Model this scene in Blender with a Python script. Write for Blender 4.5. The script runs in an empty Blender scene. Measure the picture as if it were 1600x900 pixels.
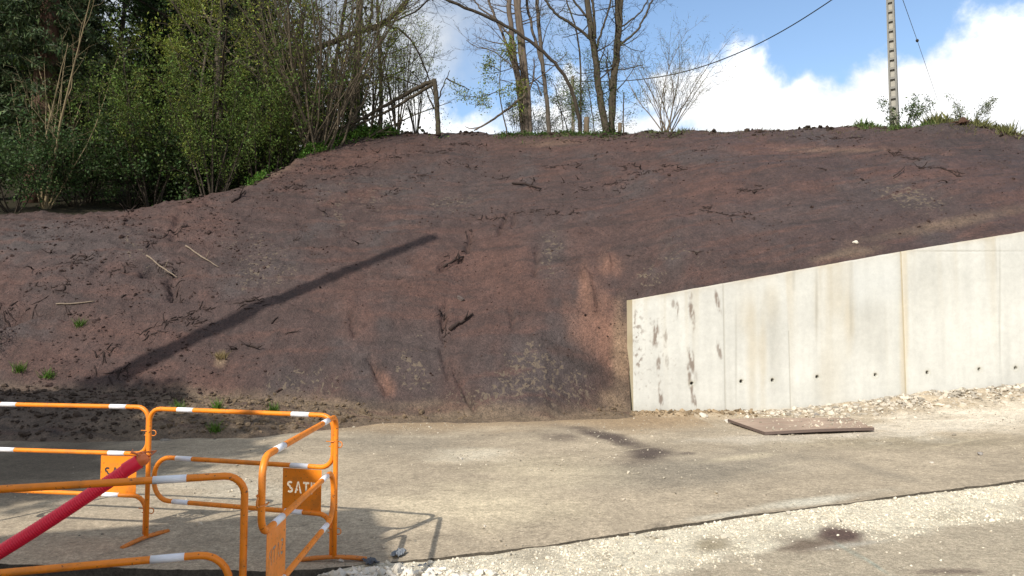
import bpy, math, random
import numpy as np
from mathutils import Vector, Matrix

C = bpy.context.scene.collection
R = math.radians
S = bpy.context.scene
rnd = random.Random(7)

# ------------------------------------------------------------------ camera
F = 1081.0
PITCH = math.atan(67 / F)
EYE = np.array([0.0, 0.0, 1.6])
cd = bpy.data.cameras.new('camera')
cd.sensor_width = 36
cd.lens = 36 * F / 1600
cd.clip_start = 0.05
cd.clip_end = 3000
cam = bpy.data.objects.new('camera', cd)
cam.location = EYE
cam.rotation_euler = (R(90) + PITCH, 0, 0)
C.objects.link(cam)
S.camera = cam

# ------------------------------------------------------------------ light
SH = np.array([0.63, 1.16])                       # how far a 1 m tall post throws its shadow
SUN = np.array([SH[0], SH[1], -1.0]); SUN /= np.linalg.norm(SUN)
ELEV = math.asin(-SUN[2])
sl = bpy.data.lights.new('sun', 'SUN')
sl.energy = 4.4
sl.angle = R(0.55)
sl.color = (1.0, 0.955, 0.88)
so = bpy.data.objects.new('sun', sl)
so.rotation_euler = Vector(SUN).to_track_quat('-Z', 'Y').to_euler()
so.location = (0, 0, 40)
C.objects.link(so)

S.view_settings.view_transform = 'Standard'
S.view_settings.look = 'None'
S.view_settings.gamma = 1
S.view_settings.use_curve_mapping = False
S.view_settings.exposure = 0.25


class NT:
    """small wrapper that makes node trees readable"""
    def __init__(self, tree):
        self.t = tree; self.n = tree.nodes; self.l = tree.links

    def new(self, typ, **kw):
        nd = self.n.new(typ)
        for k, v in kw.items():
            setattr(nd, k, v)
        return nd

    def set(self, sock, v):
        if hasattr(v, 'is_linked') or isinstance(v, bpy.types.NodeSocket):
            self.l.new(v, sock)
        else:
            sock.default_value = v

    def math(self, op, a, b=0.0, c=None, clamp=False):
        nd = self.new('ShaderNodeMath', operation=op, use_clamp=clamp)
        self.set(nd.inputs[0], a); self.set(nd.inputs[1], b)
        if c is not None: self.set(nd.inputs[2], c)
        return nd.outputs[0]

    def noise(self, vec, scale, detail=4, rough=0.55, dist=0.0):
        nd = self.new('ShaderNodeTexNoise')
        if vec is not None: self.l.new(vec, nd.inputs['Vector'])
        nd.inputs['Scale'].default_value = scale
        nd.inputs['Detail'].default_value = detail
        nd.inputs['Roughness'].default_value = rough
        nd.inputs['Distortion'].default_value = dist
        return nd.outputs[0]

    def step(self, v, lo, hi):
        nd = self.new('ShaderNodeMapRange', interpolation_type='SMOOTHSTEP')
        self.set(nd.inputs[0], v)
        nd.inputs[1].default_value = lo; nd.inputs[2].default_value = hi
        return nd.outputs[0]

    def mix(self, f, a, b, blend='MIX'):
        nd = self.new('ShaderNodeMix', data_type='RGBA', blend_type=blend)
        self.set(nd.inputs[0], f); self.set(nd.inputs[6], a); self.set(nd.inputs[7], b)
        return nd.outputs[2]


# sky: nishita with procedural cumulus round the horizon and a grey veil above
w = bpy.data.worlds.new('World'); S.world = w; w.use_nodes = True
nt = NT(w.node_tree); nt.n.clear()
out = nt.new('ShaderNodeOutputWorld'); bg = nt.new('ShaderNodeBackground')
sky = nt.new('ShaderNodeTexSky', sky_type='NISHITA')
sky.sun_disc = False
sky.sun_elevation = ELEV
sky.sun_rotation = math.atan2(-SUN[0], -SUN[1])
sky.air_density = 1.0; sky.dust_density = 0.6; sky.ozone_density = 1.6
tc = nt.new('ShaderNodeTexCoord')
gen = tc.outputs['Generated']
sx = nt.new('ShaderNodeSeparateXYZ'); nt.l.new(gen, sx.inputs[0])
el = nt.math('ARCSINE', sx.outputs[2])
az = nt.math('ARCTAN2', sx.outputs[0], sx.outputs[1])
n1 = nt.noise(gen, 5.5, 9, 0.56, 0.15)
n2 = nt.noise(gen, 2.2, 5, 0.5)
n3 = nt.noise(gen, 14.0, 6, 0.6)
# top of the low cumulus bank, higher to the right of the street
edge = nt.math('MULTIPLY_ADD', nt.math('SINE', nt.math('SUBTRACT', az, 0.02)), 0.055, 0.335)
edge = nt.math('ADD', edge, nt.math('MULTIPLY', nt.math('SUBTRACT', n1, 0.5), 0.36))
edge = nt.math('ADD', edge, nt.math('MULTIPLY', nt.math('SUBTRACT', n3, 0.5), 0.05))
low = nt.step(nt.math('SUBTRACT', edge, el), -0.012, 0.035)
# soft grey-white veil, thickest on the left
veil = nt.math('ADD', nt.math('MULTIPLY', nt.math('SINE', az), -1.05), nt.math('MULTIPLY', n2, 1.5))
veil = nt.math('ADD', veil, nt.math('MULTIPLY', n1, 0.5))
veil = nt.math('ADD', veil, nt.math('MULTIPLY', nt.math('SUBTRACT', el, 0.37), 1.2))
veil = nt.step(veil, 0.90, 1.28)
skyc = nt.new('ShaderNodeVectorMath', operation='SCALE')
nt.l.new(sky.outputs[0], skyc.inputs[0]); skyc.inputs[3].default_value = 0.165
tint = nt.mix(1.0, skyc.outputs[0], (1.08, 1.09, 1.07, 1), 'MULTIPLY')
grey = nt.mix(nt.step(n1, 0.35, 0.65), (0.44, 0.48, 0.53, 1), (0.80, 0.82, 0.84, 1))
white = nt.mix(nt.step(n1, 0.40, 0.60), (0.90, 0.915, 0.94, 1), (1.25, 1.25, 1.25, 1))
col = nt.mix(nt.math('MULTIPLY', veil, 0.9), tint, grey)
col = nt.mix(low, col, white)
nt.l.new(col, bg.inputs[0]); bg.inputs[1].default_value = 1.0
nt.l.new(bg.outputs[0], out.inputs[0])
SKY_NODES = w.node_tree


# ------------------------------------------------------------------ numpy noise
def hash2(ix, iy, seed):
    h = (ix.astype(np.int64) * 374761393 + iy.astype(np.int64) * 668265263 + seed * 974711) & 0xffffffff
    h = ((h ^ (h >> 13)) * 1274126177) & 0xffffffff
    return (h ^ (h >> 16)) & 0xffff


def perlin(x, y, seed=0):
    x0 = np.floor(x); y0 = np.floor(y); fx = x - x0; fy = y - y0
    u = fx * fx * fx * (fx * (fx * 6 - 15) + 10); v = fy * fy * fy * (fy * (fy * 6 - 15) + 10)
    def g(dx, dy):
        a = hash2(x0 + dx, y0 + dy, seed) * (2 * np.pi / 65536)
        return np.cos(a) * (fx - dx) + np.sin(a) * (fy - dy)
    a = g(0, 0); b = g(1, 0); c = g(0, 1); d = g(1, 1)
    return (a + u * (b - a) + v * (c - a + u * (a - b - c + d))) * 1.4


def fbm(x, y, seed=0, octs=4, gain=0.5):
    s = 0; a = 1.0; t = 0
    for i in range(octs):
        s = s + a * perlin(x * 2 ** i, y * 2 ** i, seed + i * 17); t += a; a *= gain
    return s / t * 1.4


def sstep(v, a, b):
    t = np.clip((v - a) / (b - a), 0, 1); return t * t * (3 - 2 * t)


def lerp(a, b, t):
    return a + (b - a) * t


# ------------------------------------------------------------------ picture <-> place
def ray(px, py):
    cx = (px - 800) / F; cy = (450 - py) / F
    c, s = math.cos(PITCH), math.sin(PITCH)
    return np.array([cx, c - cy * s, s + cy * c])


def at(px, py, y):
    d = ray(px, py); return EYE + d * (y / d[1])


def ground_at(px, py, z=0.0):
    d = ray(px, py); return EYE + d * ((z - EYE[2]) / d[2])


def project(V):
    c, s = math.cos(PITCH), math.sin(PITCH)
    x = V[:, 0]; y = V[:, 1]; z = V[:, 2] - 1.6
    dep = y * c + z * s; up = -y * s + z * c
    return 800 + F * x / dep, 450 - F * up / dep


# ------------------------------------------------------------------ the shape of the place
def slab_z(x):                       # the paved yard climbs to the right
    q = np.clip(np.asarray(x, float) - 4.0, 0, None)
    return 0.0115 * q ** 2 / (1 + 0.045 * q)


def prof(u):
    return np.where(u > 0, 0.6 * u + 1.8 * (1 - np.exp(-np.clip(u, 0, 60) / 2)), 1.2 * u)


def toe(x, y):
    t = np.interp(x, [-16, -9, -6, -1, 2.3, 10, 16], [11.6, 12.0, 12.35, 12.6, 12.0, 10.35, 9.4])
    gouge = np.interp(x, [-1.0, 0.6, 1.6, 2.3, 2.6, 3.6], [0, 0.25, 0.95, 1.45, 1.2, 0])
    return t + gouge * np.exp(-np.clip(y - 13.5, 0, None) / 0.8)


def slope_z(x, y):
    return prof(y - toe(x, y))


def march(px, py, fn, y0=8.0, y1=60.0):
    d = ray(px, py); n = 0.25
    for step in (0.12, 0.004):
        ys = np.arange(y0, y1, step)
        P = EYE + d[None, :] * (ys / d[1])[:, None]
        k = np.nonzero(P[:, 2] <= fn(P[:, 0], P[:, 1]))[0]
        if not len(k): return P[-1]
        y1 = ys[k[0]] + 0.004; y0 = max(8.0, ys[k[0]] - step)
    return P[k[0]]


CREST = [(-160, 352), (0, 349), (90, 341), (180, 330), (300, 308), (390, 287), (440, 260), (480, 238), (540, 214), (620, 206),
         (700, 204), (850, 206), (960, 206), (1080, 201), (1200, 199), (1370, 198), (1440, 199), (1500, 195), (1545, 203), (1600, 207), (1700, 214)]
cr = np.array([march(a, b, slope_z) for a, b in CREST])
cx, cy_, cz = cr[:, 0], cr[:, 1], cr[:, 2]


def yc(x): return np.interp(x, cx, cy_)
def zc(x): return np.interp(x, cx, cz)


def hill(x, y):
    a = slope_z(x, y)
    k = 0.16
    xs = np.asarray(x, float)
    gr = 0.05 + 0.22 * sstep(xs, 17.0, 19.0) + 0.24 * sstep(-xs, 8.0, 13.0)
    b = zc(xs) + 0.10 + gr * (y - yc(xs)) + 0.06 * fbm(xs * 0.9, y * 0.9, 221, 3) + 0.035 * fbm(xs * 3.7, y * 3.7, 223, 2)
    m = np.minimum(a, b)
    return m - k * np.log(np.exp(-(a - m) / k) + np.exp(-(b - m) / k))


def crest_dep(px):
    yy = 20.0
    for _ in range(30): yy = 0.5 * yy + 0.5 * float(yc((px - 800) / F * yy))
    return yy


def mound(x, y):                     # spill of loose soil along the foot of the bank
    ym = np.interp(x, [-16, -9, -5.2, -3.9, -3.0, -2.2, -1.2, 0.5, 1.9, 2.25, 2.4], [9.6, 10.0, 10.2, 10.5, 11.2, 11.9, 12.1, 12.35, 12.6, 12.9, 13.6])
    ym = ym + 0.22 * fbm(x * 0.9, y * 0.3, 71, 3)
    hm = np.interp(x, [-9, -5, -3.2, -2.0, 0, 2.2], [0.60, 0.40, 0.30, 0.12, 0.10, 0.16])
    d = np.clip((y - ym), -0.6, None)
    m = hm * (1 - np.exp(-np.clip(d, 0, None) / 0.75)) + np.where(d < 0, d * 0.5, 0)
    m = m * np.where(x > 2.35, 0, 1) - np.where(x > 2.35, 0.6, 0)
    return m


HOLLOWS = [  # (px, py, px, py, half width m, depth m) grooves, slits and holes seen in the bank
    (236, 424, 278, 420, 0.17, 0.34), (735, 365, 730, 395, 0.05, 0.09), (792, 330, 780, 365, 0.05, 0.08), (805, 332, 800, 352, 0.04, 0.06),
    (690, 418, 722, 402, 0.06, 0.13), (480, 266, 530, 262, 0.10, 0.10), (560, 250, 640, 240, 0.08, 0.08), (500, 278, 600, 268, 0.06, 0.07),
    (745, 338, 905, 331, 0.04, 0.05), (550, 490, 556, 520, 0.05, 0.08), (575, 560, 605, 610, 0.07, 0.09), (690, 540, 700, 590, 0.06, 0.08),
    (706, 565, 728, 615, 0.06, 0.09), (728, 610, 742, 640, 0.06, 0.08), (915, 430, 925, 480, 0.10, -0.10), (946, 402, 950, 425, 0.08, -0.08),
    (800, 480, 803, 505, 0.05, 0.09), (690, 480, 697, 530, 0.05, 0.09), (268, 440, 275, 462, 0.12, 0.14), (30, 490, 110, 480, 0.10, 0.15),
    (0, 500, 40, 486, 0.16, 0.3), (840, 380, 838, 430, 0.05, 0.06), (280, 340, 270, 370, 0.12, 0.08), (900, 210, 1060, 214, 0.06, 0.06),
    (430, 372, 700, 352, 0.05, 0.04), (1000, 270, 1180, 240, 0.06, 0.05), (950, 300, 1100, 262, 0.05, 0.05), (1380, 228, 1480, 238, 0.10, 0.09),
    (560, 430, 660, 400, 0.05, 0.05), (620, 440, 700, 420, 0.05, 0.05), (700, 470, 690, 500, 0.05, 0.07)]


def bank_detail(x, y):
    """displacement of the bank, metres (up)"""
    d = 0.13 * fbm(x * 0.32, y * 0.30, 3, 3) + 0.055 * fbm(x * 0.9, y * 1.3, 5, 3)
    # bucket scrapes: long shallow ledges running across the slope
    d = d + 0.045 * fbm(x * 0.55 + y * 0.1, y * 3.2, 21, 3)
    rough = np.interp(x, [-14, -5, -2, 2, 6, 20], [0.95, 0.8, 0.45, 0.28, 0.20, 0.3])
    cl = fbm(x * 5.5, y * 5.5, 9, 3)
    cl2 = np.clip(fbm(x * 3.1, y * 3.1, 13, 3) - 0.18, 0, None)
    d = d + rough * (0.034 * cl + 0.12 * cl2)
    d = d + (0.005 + 0.016 * rough) * perlin(x * 9.5, y * 9.5, 15) + 0.05 * np.clip(fbm(x * 1.6, y * 4.5, 17, 3) - 0.22, 0, None)
    return d


_holl = []
for a, b, c, d_, hw, dp in HOLLOWS:
    _holl.append((march(a, b, hill), march(c, d_, hill), hw, dp))


def bank_z(x, y):
    h = hill(x, y)
    wobx = x + 0.06 * fbm(x * 3, y * 3, 31, 2); woby = y + 0.06 * fbm(x * 3, y * 3, 33, 2)
    fade = sstep(h, 0.0, 0.5)
    h = h + bank_detail(x, y) * (0.35 + 0.65 * fade)
    for p, q, hw, dp in _holl:
        e = q[:2] - p[:2]; L2 = max(1e-6, e @ e)
        t = np.clip(((wobx - p[0]) * e[0] + (woby - p[1]) * e[1]) / L2, 0, 1)
        dd = np.hypot(wobx - p[0] - t * e[0], woby - p[1] - t * e[1])
        h = h - 1.7 * dp * np.exp(-(dd / (0.8 * hw)) ** 2)
    # earth heap at the right-hand end of the crest
    pr = march(1500, 205, hill)
    h = h + 0.22 * np.exp(-((x - pr[0]) / 1.3) ** 2 - ((y - pr[1] - 0.1) / 0.7) ** 2) * (1 + 0.5 * fbm(x * 4, y * 4, 41, 3))
    m = mound(x, y)
    mr = m + (0.045 * fbm(x * 4, y * 4, 51, 4) + 0.05 * np.clip(fbm(x * 7, y * 7, 53, 2), 0, None)) * sstep(m, -0.02, 0.12)
    k = 0.05
    mx = np.maximum(h, mr)
    h = mx + k * np.log(np.exp((h - mx) / k) + np.exp((mr - mx) / k)) - k * 0.3
    cut = (x > 2.33) & (y < 13.68)
    return np.where(cut, -0.6, h)


def bank_hit(px, py):
    return march(px, py, bank_z)


# ------------------------------------------------------------------ mesh helpers
def link(o, parent=None):
    C.objects.link(o)
    if parent is not None: o.parent = parent
    return o


def tag(o, label=None, cat=None, group=None, kind=None):
    if label: o['label'] = label
    if cat: o['category'] = cat
    if group: o['group'] = group
    if kind: o['kind'] = kind
    return o


def mesh_np(name, V, faces, mat, col=None, smooth=True):
    """faces: list of (n,3) or (n,4) int arrays; col: (nv,3|4) linear"""
    me = bpy.data.meshes.new(name)
    V = np.asarray(V, np.float32)
    faces = [np.asarray(f, np.int32) for f in faces if len(f)]
    me.vertices.add(len(V)); me.vertices.foreach_set('co', V.ravel())
    loops = np.concatenate([f.ravel() for f in faces])
    tot = np.concatenate([np.full(len(f), f.shape[1], np.int32) for f in faces])
    start = np.concatenate([[0], np.cumsum(tot)[:-1]]).astype(np.int32)
    me.loops.add(len(loops)); me.loops.foreach_set('vertex_index', loops)
    me.polygons.add(len(tot)); me.polygons.foreach_set('loop_start', start)
    me.polygons.foreach_set('use_smooth', np.full(len(tot), smooth))
    me.update(calc_edges=True)
    if col is not None:
        col = np.asarray(col, np.float32)
        if col.shape[1] == 3: col = np.concatenate([col, np.zeros((len(col), 1), np.float32)], 1)
        a = me.color_attributes.new('col', 'FLOAT_COLOR', 'POINT')
        a.data.foreach_set('color', col.ravel())
    if mat is not None: me.materials.append(mat)
    me.validate()
    return me


def obj(name, me, parent=None, loc=None):
    o = bpy.data.objects.new(name, me)
    if loc is not None: o.location = loc
    return link(o, parent)


def empty(name, loc, rz=0.0):
    o = bpy.data.objects.new(name, None); o.location = loc; o.rotation_euler = (0, 0, rz)
    o.empty_display_size = 0.2
    return link(o)


def copy_tree(o, parent=None):
    c = o.copy(); C.objects.link(c)
    if parent is not None: c.parent = parent
    for ch in list(o.children): copy_tree(ch, c)
    return c


class MB:
    """collects shapes, builds one mesh"""
    def __init__(self):
        self.V = []; self.Q = []; self.T = []; self.K = []; self.n = 0; self.cur = (1, 1, 1)

    def add(self, V, Q=None, T=None, col=None):
        V = np.asarray(V, float)
        self.V.append(V)
        if Q is not None and len(Q): self.Q.append(np.asarray(Q) + self.n)
        if T is not None and len(T): self.T.append(np.asarray(T) + self.n)
        c = np.asarray(self.cur if col is None else col, float)
        self.K.append(np.tile(c, (len(V), 1)) if c.ndim == 1 else c)
        self.n += len(V)

    def tube(self, P, r, k=6, cap=True, col=None):
        P = np.asarray(P, float); n = len(P)
        r = np.broadcast_to(np.asarray(r, float), (n,))
        t = np.gradient(P, axis=0); t /= np.linalg.norm(t, axis=1)[:, None] + 1e-12
        u = np.zeros_like(t)
        ref = np.array([0.0, 0, 1]) if abs(t[0][2]) < 0.9 else np.array([1.0, 0, 0])
        for i in range(n):
            a = ref - t[i] * (ref @ t[i]); L = math.sqrt(a @ a)
            if L < 1e-6: a = np.array([t[i][1], -t[i][0], 0.1]); L = math.sqrt(a @ a)
            a = a / L; u[i] = a; ref = a
        v = np.cross(t, u)
        an = np.arange(k) * (2 * np.pi / k)
        V = P[:, None, :] + r[:, None, None] * (u[:, None, :] * np.cos(an)[None, :, None] + v[:, None, :] * np.sin(an)[None, :, None])
        V = V.reshape(-1, 3)
        i, j = np.meshgrid(np.arange(n - 1), np.arange(k), indexing='ij')
        j2 = (j + 1) % k
        Q = np.stack([i * k + j, i * k + j2, (i + 1) * k + j2, (i + 1) * k + j], -1).reshape(-1, 4)
        T = []
        if cap:
            V = np.concatenate([V, P[:1], P[-1:]])
            a = np.arange(k); b = (a + 1) % k
            T = np.concatenate([np.stack([np.full(k, n * k), b, a], 1), np.stack([np.full(k, n * k + 1), (n - 1) * k + a, (n - 1) * k + b], 1)])
        self.add(V, Q, T, col)

    def box(self, c, s, rot=None, col=None, bev=0.0):
        hx, hy, hz = s[0] / 2, s[1] / 2, s[2] / 2
        V = np.array([[x, y, z] for z in (-hz, hz) for y in (-hy, hy) for x in (-hx, hx)])
        Q = [[0, 2, 3, 1], [4, 5, 7, 6], [0, 1, 5, 4], [2, 6, 7, 3], [0, 4, 6, 2], [1, 3, 7, 5]]
        if rot is not None: V = V @ np.asarray(rot).T
        self.add(V + np.asarray(c), Q, None, col)

    def leaves(self, P, size, rng, col, jitter=0.25, droop=0.0, slim=0.42, up=0.3):
        """diamond leaves, one per point"""
        P = np.asarray(P, float); n = len(P)
        if n == 0: return
        d = rng.normal(size=(n, 3)); d[:, 2] += -droop
        d /= np.linalg.norm(d, axis=1)[:, None]
        nr = rng.normal(size=(n, 3)); nr[:, 2] += up * 3
        s = np.cross(d, nr); s /= np.linalg.norm(s, axis=1)[:, None] + 1e-9
        L = size * (0.6 + 0.8 * rng.random(n))[:, None]
        V = np.stack([P, P + d * L * 0.5 + s * L * slim * 0.5, P + d * L, P + d * L * 0.5 - s * L * slim * 0.5], 1).reshape(-1, 3)
        i = np.arange(n)[:, None] * 4
        Q = i + np.arange(4)[None, :]
        c = np.asarray(col, float)
        if c.ndim == 1: c = np.tile(c, (n, 1))
        c = c * (1 + jitter * rng.normal(size=(n, 1))).clip(0.4, 1.9)
        c = c * (1 + 0.10 * rng.normal(size=(n, 3))).clip(0.6, 1.4)
        self.add(V, Q, None, np.repeat(c, 4, 0))

    def mesh(self, name, mat, smooth=True):
        fs = []
        if self.Q: fs.append(np.concatenate(self.Q))
        if self.T: fs.append(np.concatenate(self.T))
        return mesh_np(name, np.concatenate(self.V), fs, mat, np.concatenate(self.K), smooth)

    def build(self, name, mat, parent=None, smooth=True, loc=None):
        return obj(name, self.mesh(name, mat, smooth), parent, loc)


def grid_faces(nx, ny, keep=None):
    i, j = np.meshgrid(np.arange(nx - 1), np.arange(ny - 1), indexing='ij')
    a = (i * ny + j); Q = np.stack([a, a + ny, a + ny + 1, a + 1], -1).reshape(-1, 4)
    if keep is not None: Q = Q[keep[Q].all(1)]
    return Q


# ------------------------------------------------------------------ materials
def mat_new(name):
    m = bpy.data.materials.new(name); m.use_nodes = True
    t = NT(m.node_tree); b = t.n['Principled BSDF']
    return m, t, b


def mat_earth(name, grain=((60, 0.35), (18, 0.3)), bumps=((45, 0.5, 0.02), (160, 0.5, 0.008)), rough=0.85, spec=0.3, speck=None, pits=None):
    """colour comes from the mesh's own 'col' attribute, grain and relief from noise; alpha of 'col' says where the speckle shows"""
    m, t, b = mat_new(name)
    at_ = t.new('ShaderNodeAttribute', attribute_name='col')
    pos = t.new('ShaderNodeNewGeometry').outputs['Position']
    c = at_.outputs['Color']
    for sc, am in grain:
        n = t.noise(pos, sc, 5, 0.6)
        v = t.math('MULTIPLY_ADD', t.math('SUBTRACT', n, 0.5), am * 4, 1.0)
        v = t.math('MAXIMUM', v, 0.25)
        cc = t.new('ShaderNodeCombineColor')
        for i in range(3): t.l.new(v, cc.inputs[i])
        c = t.mix(1.0, c, cc.outputs[0], 'MULTIPLY')
    if pits:
        sc, lo, hi, am = pits
        k = t.math('MULTIPLY', t.step(t.noise(pos, sc, 2, 0.5), lo, hi), am)
        c = t.mix(k, c, (0.012, 0.008, 0.007, 1))
    if speck:
        sc, lo, hi, colr = speck
        n = t.noise(pos, sc, 3, 0.55, 0.8)
        k = t.math('ADD', n, t.math('MULTIPLY', t.math('SUBTRACT', at_.outputs['Alpha'], 1.0), 0.32))
        k = t.step(k, lo, hi)
        c = t.mix(k, c, colr)
    t.l.new(c, b.inputs['Base Color'])
    b.inputs['Roughness'].default_value = rough
    b.inputs['Specular IOR Level'].default_value = spec
    prev = None
    for sc, st, di in bumps:
        n = t.noise(pos, sc, 6, 0.65)
        bp = t.new('ShaderNodeBump'); bp.inputs['Strength'].default_value = st; bp.inputs['Distance'].default_value = di
        t.l.new(n, bp.inputs['Height'])
        if prev is not None: t.l.new(prev, bp.inputs['Normal'])
        prev = bp.outputs[0]
    t.l.new(prev, b.inputs['Normal'])
    return m


def mat_plain(name, rough=0.7, spec=0.3, grain=(30, 0.12), bump=None, stretch=None):
    m, t, b = mat_new(name)
    c = t.new('ShaderNodeAttribute', attribute_name='col').outputs['Color']
    tc_ = t.new('ShaderNodeTexCoord').outputs['Object']
    if stretch:
        mp = t.new('ShaderNodeMapping'); mp.inputs['Scale'].default_value = stretch
        t.l.new(tc_, mp.inputs[0]); tc_ = mp.outputs[0]
    n = t.noise(tc_, grain[0], 5, 0.6)
    v = t.math('MULTIPLY_ADD', t.math('SUBTRACT', n, 0.5), grain[1] * 4, 1.0)
    cc = t.new('ShaderNodeCombineColor')
    for i in range(3): t.l.new(v, cc.inputs[i])
    t.l.new(t.mix(1.0, c, cc.outputs[0], 'MULTIPLY'), b.inputs['Base Color'])
    b.inputs['Roughness'].default_value = rough
    b.inputs['Specular IOR Level'].default_value = spec
    if bump:
        bp = t.new('ShaderNodeBump'); bp.inputs['Strength'].default_value = bump[0]; bp.inputs['Distance'].default_value = bump[1]
        t.l.new(t.noise(tc_, bump[2], 5, 0.65), bp.inputs['Height']); t.l.new(bp.outputs[0], b.inputs['Normal'])
    return m


def mat_leaf(name, trans=0.3):
    m, t, b = mat_new(name)
    c = t.new('ShaderNodeAttribute', attribute_name='col').outputs['Color']
    d = t.new('ShaderNodeBsdfTranslucent'); t.l.new(c, d.inputs[0])
    t.l.new(c, b.inputs['Base Color']); b.inputs['Roughness'].default_value = 0.6
    b.inputs['Specular IOR Level'].default_value = 0.2
    mx = t.new('ShaderNodeMixShader'); mx.inputs[0].default_value = trans
    t.l.new(b.outputs[0], mx.inputs[1]); t.l.new(d.outputs[0], mx.inputs[2])
    t.l.new(mx.outputs[0], t.n['Material Output'].inputs[0])
    return m


M_BANK = mat_earth('bank_earth', grain=((42, 0.55), (15, 0.32), (4.0, 0.16)), bumps=((7, 0.6, 0.06), (24, 0.9, 0.035)), rough=0.68, spec=0.35, pits=(19, 0.60, 0.67, 0.34),
                   speck=(10, 0.50, 0.60, (0.118, 0.088, 0.062, 1)))
M_SLAB = mat_earth('worn_concrete', grain=((150, 0.40), (48, 0.42), (16, 0.26), (4, 0.12)), bumps=((60, 0.35, 0.008), (260, 0.5, 0.004)), rough=0.9, spec=0.25,
                   speck=(75, 0.66, 0.72, (0.62, 0.56, 0.46, 1)))
M_GRAVEL = mat_earth('limestone_fines', grain=((120, 0.45), (40, 0.40), (9, 0.16)), bumps=((70, 0.8, 0.02), (220, 0.8, 0.008)), rough=0.95, spec=0.15)
M_HILL = mat_earth('hill_soil', grain=((20, 0.3), (4, 0.2)), bumps=((20, 0.8, 0.05),), rough=0.95, spec=0.1)
M_STONE = mat_plain('limestone', rough=0.92, spec=0.2, grain=(14, 0.12), bump=(0.5, 0.01, 40))
M_WALL = mat_earth('cast_concrete', grain=((45, 0.05), (9, 0.045), (1.6, 0.06)), bumps=((90, 0.2, 0.003), (8, 0.2, 0.006)), rough=0.85, spec=0.25)
M_BARK = mat_plain('bark', rough=0.95, spec=0.1, grain=(9, 0.3), bump=(0.8, 0.03, 16), stretch=(1, 1, 0.25))
M_LEAF = mat_leaf('leaf')
M_NEEDLE = mat_leaf('needle', 0.12)
M_WOOD = mat_plain('dead_wood', rough=0.9, spec=0.15, grain=(25, 0.25), bump=(0.6, 0.01, 40))
M_PAINT = mat_plain('orange_paint', rough=0.36, spec=0.45, grain=(14, 0.07), bump=(0.12, 0.002, 60))
def weather_paint(m):
    t = NT(m.node_tree); b = t.n['Principled BSDF']
    lk = b.inputs['Base Color'].links[0]; src = lk.from_socket; t.l.remove(lk)
    pos = t.new('ShaderNodeTexCoord').outputs['Object']
    chip = t.step(t.noise(pos, 55, 4, 0.6), 0.63, 0.67)
    grime = t.math('MULTIPLY', t.step(t.noise(pos, 6, 5, 0.65), 0.48, 0.68), 0.45)
    c = t.mix(grime, src, (0.34, 0.13, 0.03, 1)); c = t.mix(chip, c, (0.13, 0.055, 0.025, 1))
    t.l.new(c, b.inputs['Base Color'])
    t.l.new(t.math('MULTIPLY_ADD', t.noise(pos, 12, 4, 0.6), 0.5, 0.22), b.inputs['Roughness'])


weather_paint(M_PAINT)
M_TAPE = mat_plain('white_reflective_tape', rough=0.4, spec=0.4, grain=(40, 0.04))
M_PIPE = mat_plain('red_plastic', rough=0.42, spec=0.45, grain=(20, 0.06))
M_POLE = mat_plain('pole_concrete', rough=0.9, spec=0.2, grain=(7, 0.16), bump=(0.4, 0.01, 30))
M_BOARD = mat_plain('plywood', rough=0.8, spec=0.2, grain=(9, 0.16), stretch=(0.4, 3, 1))
M_BLACK = mat_plain('black_plastic', rough=0.5, spec=0.4, grain=(20, 0.1))
M_HOUSE = mat_plain('render', rough=0.9, spec=0.2, grain=(6, 0.08))


# ------------------------------------------------------------------ ground sheet
nx, ny = 60, 60
gx = np.concatenate([-np.geomspace(1200, 12, 30), np.geomspace(12, 1200, 30)])
X, Y = np.meshgrid(gx, gx, indexing='ij')
V = np.stack([X.ravel(), Y.ravel(), np.full(X.size, -0.75)], 1)
g = obj('ground', mesh_np('ground', V, [grid_faces(60, 60)], M_HILL, np.tile((0.12, 0.10, 0.06), (len(V), 1))))
tag(g, 'bare brown ground running out to the horizon', kind='structure')

# ------------------------------------------------------------------ the paved yard: far slab with a broken edge
EDGE_PX = [(-700, 880), (-200, 880), (0, 882), (240, 890), (380, 893), (450, 892), (500, 888), (560, 882), (640, 876), (760, 862), (870, 848), (1010, 828), (1160, 805), (1300, 787), (1450, 768), (1600, 750), (1900, 716)]
ed = np.array([ground_at(a, b) for a, b in EDGE_PX])
for _ in range(4):
    ed = np.array([ground_at(a, b, float(slab_z(e[0]))) for (a, b), e in zip(EDGE_PX, ed)])


def edge_y(x):
    return np.interp(x, ed[:, 0], ed[:, 1]) + 0.028 * fbm(np.asarray(x) * 2.3, np.asarray(x) * 0, 61, 3) + 0.014 * fbm(np.asarray(x) * 11, np.asarray(x) * 0, 63, 2)


def blob(px, py, cx0, cy0, rx, ry, rot=0.0, soft=0.6, warp=None):
    c, s = math.cos(rot), math.sin(rot)
    dx = px - cx0; dy = py - cy0
    u = (dx * c + dy * s) / rx; v = (-dx * s + dy * c) / ry
    d = np.sqrt(u * u + v * v)
    if warp is not None: d = d + warp
    return 1 - sstep(d, 1 - soft, 1 + soft * 0.5)


xs = np.concatenate([np.arange(-13, -6, 0.10), np.arange(-6, 9, 0.038), np.arange(9, 19, 0.09)])
nys = 240
tt = np.linspace(0, 1, nys) ** 1.25
X = np.repeat(xs[:, None], nys, 1)
Y = edge_y(xs)[:, None] + (15.0 - edge_y(xs)[:, None]) * tt[None, :]
Z = slab_z(X) + 0.012 * fbm(X * 0.5, Y * 0.5, 81, 3) + 0.003 * fbm(X * 4, Y * 4, 83, 3)
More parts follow.
